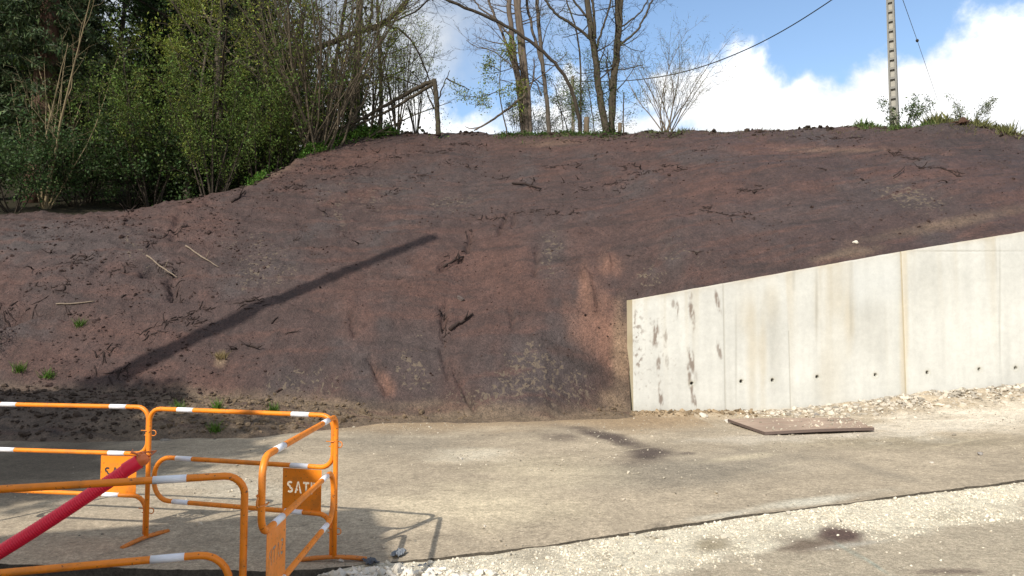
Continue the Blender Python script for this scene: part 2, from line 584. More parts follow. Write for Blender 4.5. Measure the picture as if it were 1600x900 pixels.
# heaped gravel and rubble along the foot of the wall
foot = sstep(X, 4.6, 8.5) * sstep(Y, 12.0, 13.4)
Z = Z + foot * (0.20 + 0.07 * fbm(X * 2.2, Y * 2.2, 85, 3)) + sstep(Y, 13.0, 13.5) * (0.05 + 0.05 * fbm(X * 1.7, Y * 1.7, 87, 3)) * sstep(X, 2.0, 2.6)
V = np.stack([X.ravel(), Y.ravel(), Z.ravel()], 1)
px, py = project(V)
x, y = V[:, 0], V[:, 1]
wv = 0.45 * fbm(x * 1.4, y * 1.4, 91, 4)
base = np.array([0.370, 0.302, 0.214])
c = np.tile(base, (len(V), 1))
c *= (1 + 0.20 * fbm(x * 0.55, y * 0.8, 93, 4) + 0.10 * fbm(x * 2.5, y * 2.5, 95, 3))[:, None]
def paint(mask, colr, am=1.0):
    global c
    m = (np.clip(mask, 0, 1) * am)[:, None]
    c = c * (1 - m) + np.asarray(colr) * m
grey = (0.215, 0.185, 0.140); cream = (0.56, 0.47, 0.32); dust = (0.62, 0.57, 0.45); mulch = (0.082, 0.060, 0.050); tan = (0.30, 0.208, 0.120)
paint(blob(px, py, 1080, 735, 190, 28, -0.1, 0.9, wv), grey, 0.8)
paint(blob(px, py, 600, 690, 130, 22, 0, 0.9, wv), grey, 0.65)
paint(blob(px, py, 1400, 690, 260, 14, 0.0, 0.9, wv), (0.24, 0.20, 0.13), 0.6)
paint(blob(px, py, 760, 790, 160, 38, 0, 0.9, wv), cream, 0.75)
paint(blob(px, py, 860, 735, 130, 22, 0.1, 0.9, wv), cream, 0.5)
paint(blob(px, py, 740, 712, 70, 12, 0, 0.9, wv * 1.5), dust, 0.4)
paint(blob(px, py, 380, 765, 130, 16, 0.08, 0.9, wv * 1.5), dust, 0.35)
paint(blob(px, py, 1270, 783, 100, 7, -0.13, 0.9, wv), dust, 0.85)
paint(blob(px, py, 1130, 805, 60, 5, -0.13, 0.9, wv), dust, 0.6)
paint(blob(px, py, 1150, 716, 60, 5, -0.1, 0.9, wv), cream, 0.6)
paint(blob(px, py, 1360, 733, 90, 7, 0.25, 0.9, wv), grey, 0.4)
# soil tracked out from the bank
paint(sstep(y, 11.2, 12.6) * (x < 3.4) * (0.75 + wv), tan, 0.85)
paint(blob(px, py, 620, 662, 220, 16, 0, 0.8, wv), tan, 0.6)
paint(blob(px, py, 1000, 660, 110, 16, 0, 0.8, wv), tan, 0.7)
# dark mulch spilled on the yard
paint(blob(px, py, 945, 682, 78, 9, 0.24, 0.7, wv * 0.9), mulch, 0.95)
paint(blob(px, py, 1010, 711, 46, 13, -0.12, 0.8, wv * 0.9), mulch, 0.95)
paint(blob(px, py, 890, 683, 45, 8, 0.1, 0.7, wv * 1.8), mulch, 0.6)
paint(blob(px, py, 1075, 708, 16, 3, 0, 0.7, wv), mulch, 0.7)
# white limestone fines in front of the wall
paint(blob(px, py, 1520, 655, 190, 24, -0.08, 0.8, wv * 1.6), (0.60, 0.53, 0.42), 0.9)
paint(blob(px, py, 1250, 682, 150, 10, -0.05, 0.9, wv * 1.6), (0.55, 0.48, 0.38), 0.6)
paint(blob(px, py, 1140, 648, 90, 8, 0, 0.9, wv * 1.3), (0.42, 0.33, 0.22), 0.6)
# straight scraped lines and a dark patch by the left barrier
for k_ in range(7):
    x0 = rnd.uniform(700, 1500); y0 = rnd.uniform(690, 800)
    paint(blob(px, py, x0, y0, rnd.uniform(40, 120), rnd.uniform(0.9, 1.8), -0.16 + rnd.uniform(-0.05, 0.09), 0.9, wv * 1.6), (0.22, 0.18, 0.12) if k_ % 2 else cream, 0.25)
paint(blob(px, py, 60, 725, 190, 62, -0.12, 0.7, wv * 0.7), (0.095, 0.077, 0.056), 0.9)  # darker wet ground, also painted to deepen the shade behind the left barrier
_g = np.random.default_rng(4)
c *= (1 + 0.14 * fbm(x * 1.1, y * 1.6, 96, 4) + 0.10 * fbm(x * 5, y * 5, 98, 3))[:, None]
ridge = np.abs(perlin(x * 0.42 + 0.35 * fbm(x * 2, y * 2, 301, 3), y * 0.55 + 0.35 * fbm(x * 2, y * 2, 303, 3), 305))
paint(np.exp(-(ridge / 0.012) ** 2) * sstep(fbm(x * 0.6, y * 0.6, 307, 2), 0.0, 0.3), (0.11, 0.09, 0.065), 0.55)
for off in (0.0, 1.55, 2.3, 3.85):
    ty = 6.9 + off + 0.16 * (x - 1) + 0.018 * (x - 2) ** 2
    tm = np.exp(-((y - ty) / 0.11) ** 4) * (0.5 + 0.5 * np.sin((x + 0.2 * y) * 55)) * sstep(fbm(x * 0.7, y * 0.7, 309 + int(off * 10), 3), -0.1, 0.4)
    paint(tm, (0.20, 0.165, 0.115) if off < 2 else (0.46, 0.39, 0.28), 0.38)
spk = np.clip(0.62 + 0.35 * fbm(x * 1.2, y * 1.2, 97, 3) + 0.3 * blob(px, py, 760, 715, 120, 18) + 0.3 * blob(px, py, 400, 750, 150, 30) + 0.2 * blob(px, py, 1100, 700, 200, 40), 0, 1)
top_n = len(V)
# broken vertical face of the slab edge, coloured dark for the crack's shadow line
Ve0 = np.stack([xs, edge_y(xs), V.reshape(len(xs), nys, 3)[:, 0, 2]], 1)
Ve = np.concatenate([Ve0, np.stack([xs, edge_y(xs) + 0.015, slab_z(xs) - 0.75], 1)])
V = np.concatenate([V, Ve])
Q = grid_faces(len(xs), nys)
i = np.arange(len(xs) - 1)
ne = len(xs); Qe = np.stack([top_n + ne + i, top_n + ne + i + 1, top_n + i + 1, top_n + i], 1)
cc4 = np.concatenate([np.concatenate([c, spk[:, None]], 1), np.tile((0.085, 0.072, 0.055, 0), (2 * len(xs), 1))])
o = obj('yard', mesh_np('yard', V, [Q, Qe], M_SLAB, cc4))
tag(o, 'worn beige concrete yard at the foot of the bank, broken along its near edge', kind='structure')


# ------------------------------------------------------------------ near verge: gravel trench fill, then older paving
def verge_z(x, y):
    e = edge_y(x)
    z = slab_z(x) - 0.013 + 0.010 * fbm(x * 1.5, y * 1.5, 101, 3)
    # gravel heaped against the slab at the barrier end
    z = z + 0.07 * np.exp(-((x + 0.75) / 0.55) ** 2 - ((y - 4.45) / 0.3) ** 2)
    z = z - 0.010 * sstep(y, e - 0.055, e - 0.03) * (1 + fbm(x * 1.7, x * 0, 103, 3)) * sstep(x, -1.0, -0.5)
    # open trench on the left that the conduit comes out of
    tr = sstep(-x, 1.25 + 0.1 * 0, 1.75) * sstep(y, 3.75, 4.05)
    return z - 0.5 * tr - 0.06 * sstep(-x, 1.0, 1.6)


xs2 = np.concatenate([np.arange(-9, -3.5, 0.08), np.arange(-3.5, 7, 0.03), np.arange(7, 19, 0.09)])
nv = 240
tt = 1 - np.linspace(1, 0, nv) ** 1.0
X = np.repeat(xs2[:, None], nv, 1)
Y = -6 + (edge_y(xs2)[:, None] + 0.012 + 6) * (1 - (1 - tt[None, :]) ** 2.0)
Z = verge_z(X, Y)
V = np.stack([X.ravel(), Y.ravel(), Z.ravel()], 1)
px, py = project(np.stack([X.ravel(), np.maximum(Y.ravel(), 0.5), Z.ravel()], 1))
x, y = V[:, 0], V[:, 1]
GR_LOW = [(-400, 905), (400, 960), (700, 940), (940, 918), (1037, 906), (1178, 884), (1290, 842), (1400, 842), (1490, 824), (1600, 794), (2000, 740)]
def gravel_mask(px, py, x, y):
    lo = np.interp(px, [a for a, _ in GR_LOW], [b for _, b in GR_LOW])
    wob = 30 * fbm(x * 1.1, y * 1.1, 111, 4) + 12 * fbm(x * 4, y * 4, 113, 3)
    m = sstep(lo - py + wob, -10, 18)
    for (a, b, rx, ry, am) in ((1110, 852, 40, 14, 0.75), (1315, 836, 42, 13, 1.0), (1235, 843, 60, 16, 0.6), (830, 868, 42, 20, 0.65), (880, 850, 60, 7, 0.5), (1500, 805, 60, 10, 0.4)):
        m = m * (1 - am * blob(px, py, a, b, rx, ry, 0, 0.7, 0.5 * fbm(x * 2.2, y * 2.2, 115, 3)))
    return m
gm = gravel_mask(px, py, x, y)
c = np.tile((0.450, 0.378, 0.275), (len(V), 1)) * (1 + 0.2 * fbm(x * 0.7, y * 0.9, 117, 4) + 0.10 * fbm(x * 3, y * 3, 119, 3))[:, None]
wv = 0.5 * fbm(x * 1.8, y * 1.8, 121, 4)
paint(blob(px, py, 1315, 836, 46, 13, 0.12, 0.6, wv), (0.105, 0.062, 0.055), 0.9)
paint(blob(px, py, 1240, 850, 70, 14, 0.0, 0.8, wv), (0.16, 0.115, 0.085), 0.8)
paint(blob(px, py, 1110, 852, 40, 12, 0.0, 0.8, wv), (0.22, 0.165, 0.085), 0.8)
paint(blob(px, py, 1480, 808, 60, 9, 0.0, 0.8, wv), (0.22, 0.18, 0.10), 0.6)
paint(blob(px, py, 1340, 850, 60, 4, -0.12, 0.8, wv), (0.5, 0.46, 0.38), 0.7)
paint(blob(px, py, 1355, 876, 60, 2.2, 0.52, 0.8, wv * 0.5), (0.36, 0.39, 0.32), 0.85)
paint(blob(px, py, 1480, 893, 70, 5, 0.0, 0.8, wv), (0.13, 0.09, 0.075), 0.7)
paint(gm, (0.74, 0.66, 0.50))
paint(gm * sstep(fbm(x * 2.4, y * 2.4, 123, 4), 0.25, 0.7), (0.44, 0.37, 0.26), 0.75)
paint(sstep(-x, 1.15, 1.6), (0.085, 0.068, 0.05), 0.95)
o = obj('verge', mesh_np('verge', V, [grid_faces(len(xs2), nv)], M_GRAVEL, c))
tag(o, 'strip of crushed white limestone and old paving in front of the yard edge', kind='structure')

# ------------------------------------------------------------------ the earth bank
NXB, SP = 780, 0.05
xb = np.concatenate([np.arange(-17, -13, 0.10), np.arange(-13, 20.5, SP), np.arange(20.5, 27, 0.2)])
yb = np.concatenate([np.arange(9.0, 12.0, 0.045), np.arange(12.0, 20.0, 0.045), np.arange(20.0, 29.0, 0.06)])
X, Y = np.meshgrid(xb, yb, indexing='ij')
Z = bank_z(X, Y)
V = np.stack([X.ravel(), Y.ravel(), Z.ravel()], 1)
keep = (Y < yc(X) + 1.3).ravel() & ~((X > 2.6) & (Y < 13.5)).ravel() & (Z > slab_z(X) - 0.5).ravel()
px, py = project(V)
x, y = V[:, 0], V[:, 1]
wv = 0.5 * fbm(x * 0.9, y * 0.9, 131, 4) + 0.25 * fbm(x * 4, y * 4, 133, 3)
purple = np.array((0.056, 0.034, 0.029)); red = np.array((0.086, 0.043, 0.032)); slate = np.array((0.056, 0.043, 0.040)); dark = np.array((0.036, 0.025, 0.022))
c = np.tile(purple, (len(V), 1))
paint(sstep(fbm(x * 0.33, y * 0.45, 135, 4) + 0.3 * fbm(x * 2, y * 3, 136, 3), 0.0, 0.55), red, 0.62)
paint(sstep(fbm(x * 0.5, y * 0.5, 137, 4) + 0.25 * fbm(x * 3, y * 3, 138, 3), 0.05, 0.55), slate, 0.75)
for a, b, rx, ry, ro, am in ((620, 440, 200, 40, -0.15, .6), (720, 460, 120, 60, 0, .7), (840, 400, 170, 45, 0.1, .55), (540, 250, 150, 18, -0.15, .7), (300, 350, 60, 60, 0, .5), (340, 600, 50, 50, 0, .6),
                             (1100, 340, 240, 40, -0.1, .45), (900, 226, 200, 14, 0, .6), (1250, 236, 200, 10, 0, .6), (560, 500, 30, 40, 0, .7), (600, 590, 16, 40, -0.4, .8), (706, 590, 22, 60, 0, .6), (60, 560, 110, 40, 0, .6), (200, 520, 120, 40, 0.2, .5)):
    paint(blob(px, py, a, b, rx, ry, ro, 0.8, wv), red, am)
for a, b, rx, ry, ro, am in ((130, 380, 150, 40, -0.1, .6), (420, 420, 100, 60, 0, .5), (860, 400, 30, 40, 0, .8), (1250, 330, 260, 30, -0.15, .55), (700, 300, 110, 45, 0, .6), (1430, 310, 110, 30, 0.2, .5), (800, 560, 160, 50, 0, .35), (650, 570, 60, 70, 0, .5)):
    paint(blob(px, py, a, b, rx, ry, ro, 0.8, wv), slate, am)
rust = (0.19, 0.098, 0.066); sand = (0.22, 0.155, 0.098)
for a, b, rx, ry, ro, am in ((955, 412, 22, 24, 0, .7), (915, 450, 14, 40, 0, .75), (925, 500, 40, 60, 0.2, .65), (955, 560, 26, 90, -0.1, .7), (586, 580, 4, 12, -0.4, .8), (604, 600, 12, 22, -0.5, .6), (1250, 232, 60, 6, 0, .2)):
    paint(blob(px, py, a, b, rx, ry, ro, 0.8, wv), rust, am)
for a, b, rx, ry, ro, am in ((970, 560, 16, 90, 0, .6), (965, 620, 40, 22, 0, .8), (1480, 350, 130, 10, -0.2, .35), (1330, 395, 60, 8, -0.15, .4), (345, 562, 10, 14, 0, .8), (860, 224, 60, 6, 0, .25), (1300, 235, 90, 4, 0, .2), (400, 275, 60, 10, -0.3, .4)):
    paint(blob(px, py, a, b, rx, ry, ro, 0.8, wv), sand, am)
# darker damp lip under the turf
paint(blob(px, py, 1520, 225, 90, 26, 0.35, 0.8, wv), dark, 0.7)
soil = np.array((0.170, 0.122, 0.078))
mz = mound(x, y)
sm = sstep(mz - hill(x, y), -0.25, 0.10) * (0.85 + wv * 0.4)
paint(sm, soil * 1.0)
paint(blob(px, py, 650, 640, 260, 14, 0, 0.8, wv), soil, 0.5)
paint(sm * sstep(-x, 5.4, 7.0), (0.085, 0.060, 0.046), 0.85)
paint(sstep(fbm(x * 0.35 + y * 0.25, y * 5.5 - x * 0.5, 147, 4), 0.12, 0.5), red * 1.08, 0.5)
paint(sstep(fbm(x * 0.30 + 9, y * 4.2 + x * 0.4, 149, 4), 0.2, 0.55), dark, 0.55)
c *= np.clip(1 + 0.18 * fbm(x * 6, y * 6, 141, 3) + 0.2 * fbm(x * 1.8, y * 2.4, 143, 3), 0.3, 2)[:, None]
_g = np.random.default_rng(3)
c *= np.clip(1 + 0.05 * _g.normal(size=len(V)), 0.35, 1.7)[:, None]
pale = np.zeros(len(V))
for a, b, rx, ry, ro, am in ((530, 340, 14, 40, -0.3, 0.9), (400, 410, 70, 60, 0, .8), (705, 315, 60, 22, 0.1, .8), (860, 400, 22, 50, 0, 1.0), (820, 590, 110, 60, 0.05, 1.0), (900, 600, 60, 40, 0, 1.0), (760, 620, 80, 26, 0, 1.0),
                             (500, 600, 110, 40, 0, .85), (1440, 315, 80, 30, 0.25, 1.0), (1010, 430, 40, 30, 0, .8), (640, 580, 50, 60, 0, .8), (580, 310, 140, 50, 0, .6), (210, 390, 30, 60, -0.4, .7), (1060, 400, 80, 40, 0, .65)):
    pale = np.maximum(pale, am * blob(px, py, a, b, rx, ry, ro, 0.9, wv))
pale = np.clip(pale + 0.12, 0, 1)
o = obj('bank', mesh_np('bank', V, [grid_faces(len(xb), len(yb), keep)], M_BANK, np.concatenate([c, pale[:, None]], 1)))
tag(o, 'steep freshly cut bank of dark reddish brown earth', kind='structure')

# hilltop behind the crest
xh = np.arange(-60, 60.1, 0.5); yh = np.concatenate([np.arange(14, 34, 0.33), np.arange(34, 90, 2)])
X, Y = np.meshgrid(xh, yh, indexing='ij')
Z = hill(X, Y) - 0.05 + 0.05 * fbm(X, Y, 151, 3)
keep = (Y > yc(X) + 0.5).ravel()
V = np.stack([X.ravel(), Y.ravel(), Z.ravel()], 1)
x, y = V[:, 0], V[:, 1]
c = np.tile((0.075, 0.085, 0.030), (len(V), 1))
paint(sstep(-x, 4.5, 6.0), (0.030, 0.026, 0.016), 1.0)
paint(sstep(x, 7.5, 10), (0.13, 0.105, 0.055), 0.8)
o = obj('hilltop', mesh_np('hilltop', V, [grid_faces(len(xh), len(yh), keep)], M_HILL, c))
tag(o, 'rough grassy hilltop behind the crest of the bank', kind='structure')


# ------------------------------------------------------------------ retaining wall
WY = 13.5
WT = 0.36
def wall_top(x):
    return np.interp(x, [2.0, 2.35, 7.6, 10.0, 13.5], [2.15, 2.21, 3.15, 3.54, 4.12])
WX0 = at(988, 468, WY)[0]
JX = at(1410, 450, WY)[0]
HOLES = [(1081, 599), (1158, 596), (1207, 594), (1277, 589), (1368, 586), (1449, 582), (1530, 577), (1587, 575)]
hol = np.array([at(a, b, WY) for a, b in HOLES])
wall = empty('retaining_wall', (0, 0, 0))
tag(wall, 'pale cast concrete retaining wall holding back the bank, its top rising to the right', 'wall')


def wall_panel(x0, x1, oblique):
    xs_ = np.arange(x0, x1 + 1e-6, 0.016); n_ = 200
    tv = np.linspace(0, 1, n_)
    X = np.repeat(xs_[:, None], n_, 1)
    Zt = wall_top(xs_)[:, None] + 0.006 * fbm(xs_ * 3, xs_ * 0, 161, 3)[:, None]
    Z = -0.5 + (Zt + 0.5) * tv[None, :]
    Yf = np.full_like(X, WY) + 0.004 * fbm(X * 0.8, Z * 0.8, 163, 3) + 0.0012 * fbm(X * 9, Z * 5, 165, 2)
    # rounded arrises
    Yf += 0.018 * (np.exp(-(Zt - Z) / 0.012)) + 0.012 * np.exp(-(X - x0) / 0.012) + 0.012 * np.exp(-(x1 - X) / 0.012)
    # joints left by the shutter boards: fine proud or recessed lines
    for jp, ya, yb_, dp in ((1131, 440, 660, 0.006), (1232, 500, 660, 0.006), (1276, 400, 560, 0.003), (1330, 400, 520, 0.004), (1562, 360, 610, 0.005), (1186, 430, 660, 0.002)):
        jx = at(jp, 500, WY)[0]; za = at(jp, yb_, WY)[2]; zb = at(jp, ya, WY)[2]
        Yf += dp * np.exp(-((X - jx) / 0.012) ** 2) * ((Z > za) & (Z < zb))
    hz = at(1500, 393, WY)[2]
    Yf += 0.006 * np.exp(-((Z - hz) / 0.012) ** 2) * (X > at(1462, 393, WY)[0])
    hd = np.full_like(X, 9.0)
    for h in hol: hd = np.minimum(hd, np.hypot(X - h[0], Z - h[2]))
    Yf += 0.20 * (1 - sstep(hd, 0.017, 0.030))
    V = np.stack([X.ravel(), Yf.ravel(), Z.ravel()], 1)
    px, py = project(V)
    x, z = V[:, 0], V[:, 2]
    c_ = np.tile((0.510, 0.505, 0.462), (len(V), 1))
    c_ *= (1 + 0.10 * fbm(x * 0.6, z * 0.8, 171, 4) + 0.09 * fbm(x * 5, z * 0.4, 173, 3) + 0.05 * fbm(x * 11, z * 11, 174, 3))[:, None]
    def pt(m, colr, am):
        m = (np.clip(m, 0, 1) * am)[:, None]
        c_[:] = c_ * (1 - m) + np.asarray(colr) * m
    wv = 0.45 * fbm(x * 9, z * 4, 175, 3); wl = 0.5 * fbm(x * 2, z * 1.0, 177, 3)
    topd = wall_top(x) - z
    tanw = (0.42, 0.365, 0.265); brown = (0.185, 0.145, 0.115); ol = (0.40, 0.38, 0.29)
    pt(np.exp(-topd / 0.045) * (0.8 + wl), (0.30, 0.235, 0.15), 0.75)
    streak = sstep(fbm(x * 3.2, z * 0.12, 179, 4), 0.05, 0.6)
    pt(streak * np.exp(-topd / 1.6), tanw, 0.5)
    for a, rx, b, ry, am in ((1175, 10, 545, 90, .5), (1192, 7, 560, 90, .5), (1205, 14, 470, 40, .35), (1310, 20, 450, 70, .5), (1327, 8, 470, 80, .5), (1276, 6, 470, 60, .3), (1300, 26, 580, 60, .25), (1170, 20, 480, 50, .3)):
        pt(blob(px, py, a, b, rx, ry, 0, 0.9, wl * 0.8), tanw, am)
    pt(blob(px, py, 1412, 505, 8, 150, 0, 0.5, wv * 0.3), (0.46, 0.39, 0.27), 0.6)
    pt(blob(px, py, 1403, 490, 6, 150, 0, 0.9, wv), (0.42, 0.42, 0.38), 0.5)
    for a, b, rx, ry, am in ((1276, 470, 2.5, 60, .5), (1330, 450, 3, 70, .45), (1360, 480, 30, 90, .25), (1240, 430, 3, 40, .35), (1562, 470, 2, 110, .4), (1500, 392, 90, 1.2, .5), (1150, 560, 2, 90, .35), (1210, 540, 12, 80, .3), (1450, 450, 40, 60, .2)):
        pt(blob(px, py, a, b, rx, ry, 0, 0.8, wl * 0.5), (0.27, 0.255, 0.215), am)
    pt(blob(px, py, 1360, 440, 60, 40, 0, 0.9, wl), (0.50, 0.51, 0.49), 0.5)
    # grime rising from the ground
    gb = slab_z(x) + 0.1 * sstep(x, 5, 9.5)
    pt(np.exp(-np.clip(z - gb, 0, None) / 0.07) * (0.7 + wl), (0.33, 0.27, 0.17), 0.8)
    # splashes of wet earth near the free end
    for a, b, rx, ry, ro, am in ((1024, 520, 6, 22, 0.0, .9), (1040, 525, 3, 16, 0.1, .6), (1029, 570, 4, 14, 0, .8), (1033, 625, 4, 22, .05, .9), (1058, 485, 3, 12, 0, .8), (1052, 474, 3, 6, 0, .6), (1081, 492, 5, 20, 0.1, .9),
                                 (1121, 470, 4, 16, 0.15, .9), (1125, 487, 3, 8, 0.15, .7), (1081, 565, 5, 22, .2, .9), (1079, 600, 4, 26, 0.1, .9), (1086, 628, 3, 16, .1, .8), (1124, 549, 4, 14, .2, .8), (1042, 565, 3, 8, 0, .6), (1079, 462, 4, 6, 0, .5)):
        pt(blob(px, py, a, b, rx * 0.95, ry * 1.1, -ro, 0.5, wv * 1.2) * sstep(fbm(x * 13, z * 4.5, 187, 3), -0.35, 0.1), brown, am)
    spl = sstep(fbm(x * 16, z * 11, 181, 3), 0.12, 0.4)
    pt(spl * blob(px, py, 996, 530, 12, 60, 0, 0.9, wv), brown, 0.85)
    pt(spl * blob(px, py, 1010, 560, 60, 90, 0, 0.9, wv) * 0.6 * sstep(fbm(x * 8, z * 8, 183, 2), 0.25, 0.5), brown, 0.8)
    pt(np.exp(-((x - at(1131, 500, WY)[0]) / 0.012) ** 2), (0.27, 0.25, 0.20), 0.6)
    pt(np.exp(-((x - at(1232, 500, WY)[0]) / 0.010) ** 2) * (z < 1.6), (0.27, 0.25, 0.20), 0.55)
    pt(sstep(-hd.ravel(), -0.11, -0.03), ol, 0.35)
    pt(sstep(-hd.ravel(), -0.034, -0.024), (0.06, 0.05, 0.04), 1.0)
    n0 = len(V); nxx = len(xs_)
    bx0 = x0 - (0.05 if oblique else 0)
    yb2 = WY + WT
    # back edge vertices
    xb_ = xs_.copy(); xb_[0] = bx0
    Vb = np.concatenate([np.stack([xb_, np.full(nxx, yb2), wall_top(xs_) + 0.004], 1), np.stack([xb_, np.full(nxx, yb2), np.full(nxx, -0.5)], 1)])
    i = np.arange(nxx - 1)
    tp = i * n_ + n_ - 1
    Qt = np.stack([tp, tp + n_, n0 + i + 1, n0 + i], 1)
    Qb = np.stack([n0 + i, n0 + i + 1, n0 + nxx + i + 1, n0 + nxx + i], 1)
    # end faces
    j = np.arange(n_ - 1)
    Vl = np.stack([np.full(n_, bx0), np.full(n_, yb2), -0.5 + (wall_top(x0) + 0.5) * tv], 1)
    Vr = np.stack([np.full(n_, x1), np.full(n_, yb2), -0.5 + (wall_top(x1) + 0.5) * tv], 1)
    # own copies of the end columns so the arris stays crisp
    Vl0 = V[0:n_].copy(); Vr0 = V[(nxx - 1) * n_:nxx * n_].copy()
    b0 = n0 + 2 * nxx
    Ql = np.stack([b0 + j, b0 + j + 1, b0 + n_ + j + 1, b0 + n_ + j], 1)
    Qr = np.stack([b0 + 2 * n_ + j, b0 + 3 * n_ + j, b0 + 3 * n_ + j + 1, b0 + 2 * n_ + j + 1], 1)
    VV = np.concatenate([V, Vb, Vl0, Vl, Vr0, Vr])
    extra = np.tile((0.50, 0.44, 0.31), (len(VV) - n0, 1))
    sh = sstep(fbm(VV[n0:, 1] * 6, VV[n0:, 2] * 1.5, 185, 3), -0.2, 0.4)[:, None]
    extra = extra * (1 - 0.4 * sh) + np.array((0.42, 0.33, 0.17)) * 0.4 * sh
    Q = grid_faces(nxx, n_)
    return mesh_np('panel', VV, [Q, Qt, Qb, Ql, Qr], M_WALL, np.concatenate([c_, extra]))


p = obj('panel', wall_panel(WX0, JX - 0.012, True), wall)
p['label'] = 'long left panel with brown splashes'
p = obj('panel', wall_panel(JX + 0.012, 13.0, False), wall)
p['label'] = 'cleaner right panel'
mb = MB(); mb.cur = (0.40, 0.35, 0.255)
mb.box((JX, WY + 0.13, (wall_top(JX) - 0.5) / 2 - 0.003), (0.030, 0.22, wall_top(JX) + 0.5 - 0.02))
mb.build('joint_seal', M_WALL, wall, smooth=False)

# ------------------------------------------------------------------ barriers
OR = (0.86, 0.245, 0.012)
BW = 1.60
TR = 0.0175


def arc(cx_, cz_, r, a0, a1, n=7):
    a = np.radians(np.linspace(a0, a1, n)); return [(cx_ + r * math.cos(t), 0, cz_ + r * math.sin(t)) for t in a]


def serpentine(W):
    r = 0.095
    P = [(0, 0, 0.02), (0, 0, 0.5), (0, 0, 1.0 - r - 0.05)]
    P += arc(r, 1.0 - r, r, 180, 90)
    P += [(x_, 0, 1.0) for x_ in np.linspace(0.3, W - 0.3, 6)]
    P += arc(W - r, 1.0 - r, r, 90, 0)
    P += arc(W - r, 0.635 + r, r, 0, -90)
    P += [(x_, 0, 0.635) for x_ in np.linspace(W - 0.3, 0.4, 5)]
    P += arc(0.06 + 0.14, 0.635 - 0.14, 0.14, 90, 180)
    P += arc(0.06 + 0.14, 0.31 + 0.14, 0.14, 180, 270)
    P += [(x_, 0, 0.31) for x_ in np.linspace(0.4, W - 0.3, 5)]
    P += arc(W - 0.11, 0.31 - 0.11, 0.11, 90, 0)
    P += [(W, 0, 0.1), (W, 0, 0.02)]
    return np.array(P)


def letter_splines(h):
    """stencil letters S A T P as closed outlines (each bridge keeps the sheet in one piece)"""
    w_ = h * 0.62; t = h * 0.185
    outl = []
    def off(poly, dx): outl.append([(x_ + dx, y_) for x_, y_ in poly])
    # S: a stroked spine
    ts = np.linspace(0, 1, 26)
    sp = []
    for q in ts:
        if q < 0.5:
            a = math.radians(lerp(35, 270, q / 0.5)); sp.append((w_ / 2 + (w_ / 2 - t / 2) * math.cos(a), h * 0.745 + (h * 0.255 - t / 2) * math.sin(a)))
        else:
            a = math.radians(lerp(90, -145, (q - 0.5) / 0.5)); sp.append((w_ / 2 + (w_ / 2 - t / 2) * math.cos(a), h * 0.255 + (h * 0.255 - t / 2) * math.sin(a)))
    sp = np.array(sp); tg = np.gradient(sp, axis=0); tg /= np.linalg.norm(tg, axis=1)[:, None] + 1e-9
    nn = np.stack([-tg[:, 1], tg[:, 0]], 1) * t / 2
    off([tuple(v) for v in (sp + nn)] + [tuple(v) for v in (sp - nn)[::-1]], 0)
    # A: open counter, bar joined to the left leg only
    k = 0.5 * w_ * 1.15; ww = w_ * 1.15
    off([(0, 0), (t, 0), (t + 0.22 * (k - t), h * .22), (ww - t * 1.9, h * .22), (ww - t * 1.9 - 0.05 * ww, h * .38), (t + .39 * (k - t), h * .38), (k, h * 0.80), (ww - t, 0), (ww, 0), (k + t * .45, h), (k - t * .45, h)], w_ * 1.22)
    # T
    off([(w_ / 2 - t / 2, 0), (w_ / 2 + t / 2, 0), (w_ / 2 + t / 2, h - t), (w_, h - t), (w_, h), (0, h), (0, h - t), (w_ / 2 - t / 2, h - t)], w_ * 2.55)
    # P: stem and open bowl with a bridge between
    off([(0, 0), (t, 0), (t, h), (0, h)], w_ * 3.75)
    cxp, czp, ro, ri = w_ * 0.45, h * .70, h * .30, h * .30 - t
    a = np.radians(np.linspace(90, -90, 11))
    off([(t * 1.45, h)] + [(cxp + ro * math.cos(q) * .9, czp + ro * math.sin(q)) for q in a] + [(t * 1.45, czp - ro), (t * 1.45, czp - ri)] + [(cxp + ri * math.cos(q) * .8, czp + ri * math.sin(q)) for q in a[::-1]] + [(t * 1.45, czp + ri)], w_ * 3.75)
    W_ = w_ * 4.75
    return outl, W_


def sign_mesh():
    pw, ph = 0.315, 0.288
    outl, W_ = letter_splines(0.083)
    cu = bpy.data.curves.new('sign', 'CURVE'); cu.dimensions = '2D'; cu.fill_mode = 'BOTH'; cu.extrude = 0.0012
    def spl(pts):
        s_ = cu.splines.new('POLY'); s_.points.add(len(pts) - 1)
        for q, (a, b) in zip(s_.points, pts): q.co = (a, b, 0, 1)
        s_.use_cyclic_u = True
    spl([(0, 0), (pw, 0), (pw, ph), (0, ph)])
    for ol in outl: spl([(a + (pw - W_) / 2, b + ph * 0.40) for a, b in ol])
    tmp = bpy.data.objects.new('tmp', cu); C.objects.link(tmp)
    dg = bpy.context.evaluated_depsgraph_get()
    me = bpy.data.meshes.new_from_object(tmp.evaluated_get(dg))
    bpy.data.objects.remove(tmp); bpy.data.curves.remove(cu)
    me.name = 'sign_panel'
    co = np.empty(len(me.vertices) * 3); me.vertices.foreach_get('co', co); co = co.reshape(-1, 3)
    co = np.stack([co[:, 0], co[:, 2], co[:, 1]], 1); me.vertices.foreach_set('co', co.ravel())
    a = me.color_attributes.new('col', 'FLOAT_COLOR', 'POINT')
    a.data.foreach_set('color', np.tile(np.array([0.86, 0.245, 0.012, 1], np.float32), (len(me.vertices), 1)).ravel())
    me.materials.clear(); me.materials.append(M_PAINT); me.update()
    return me, pw


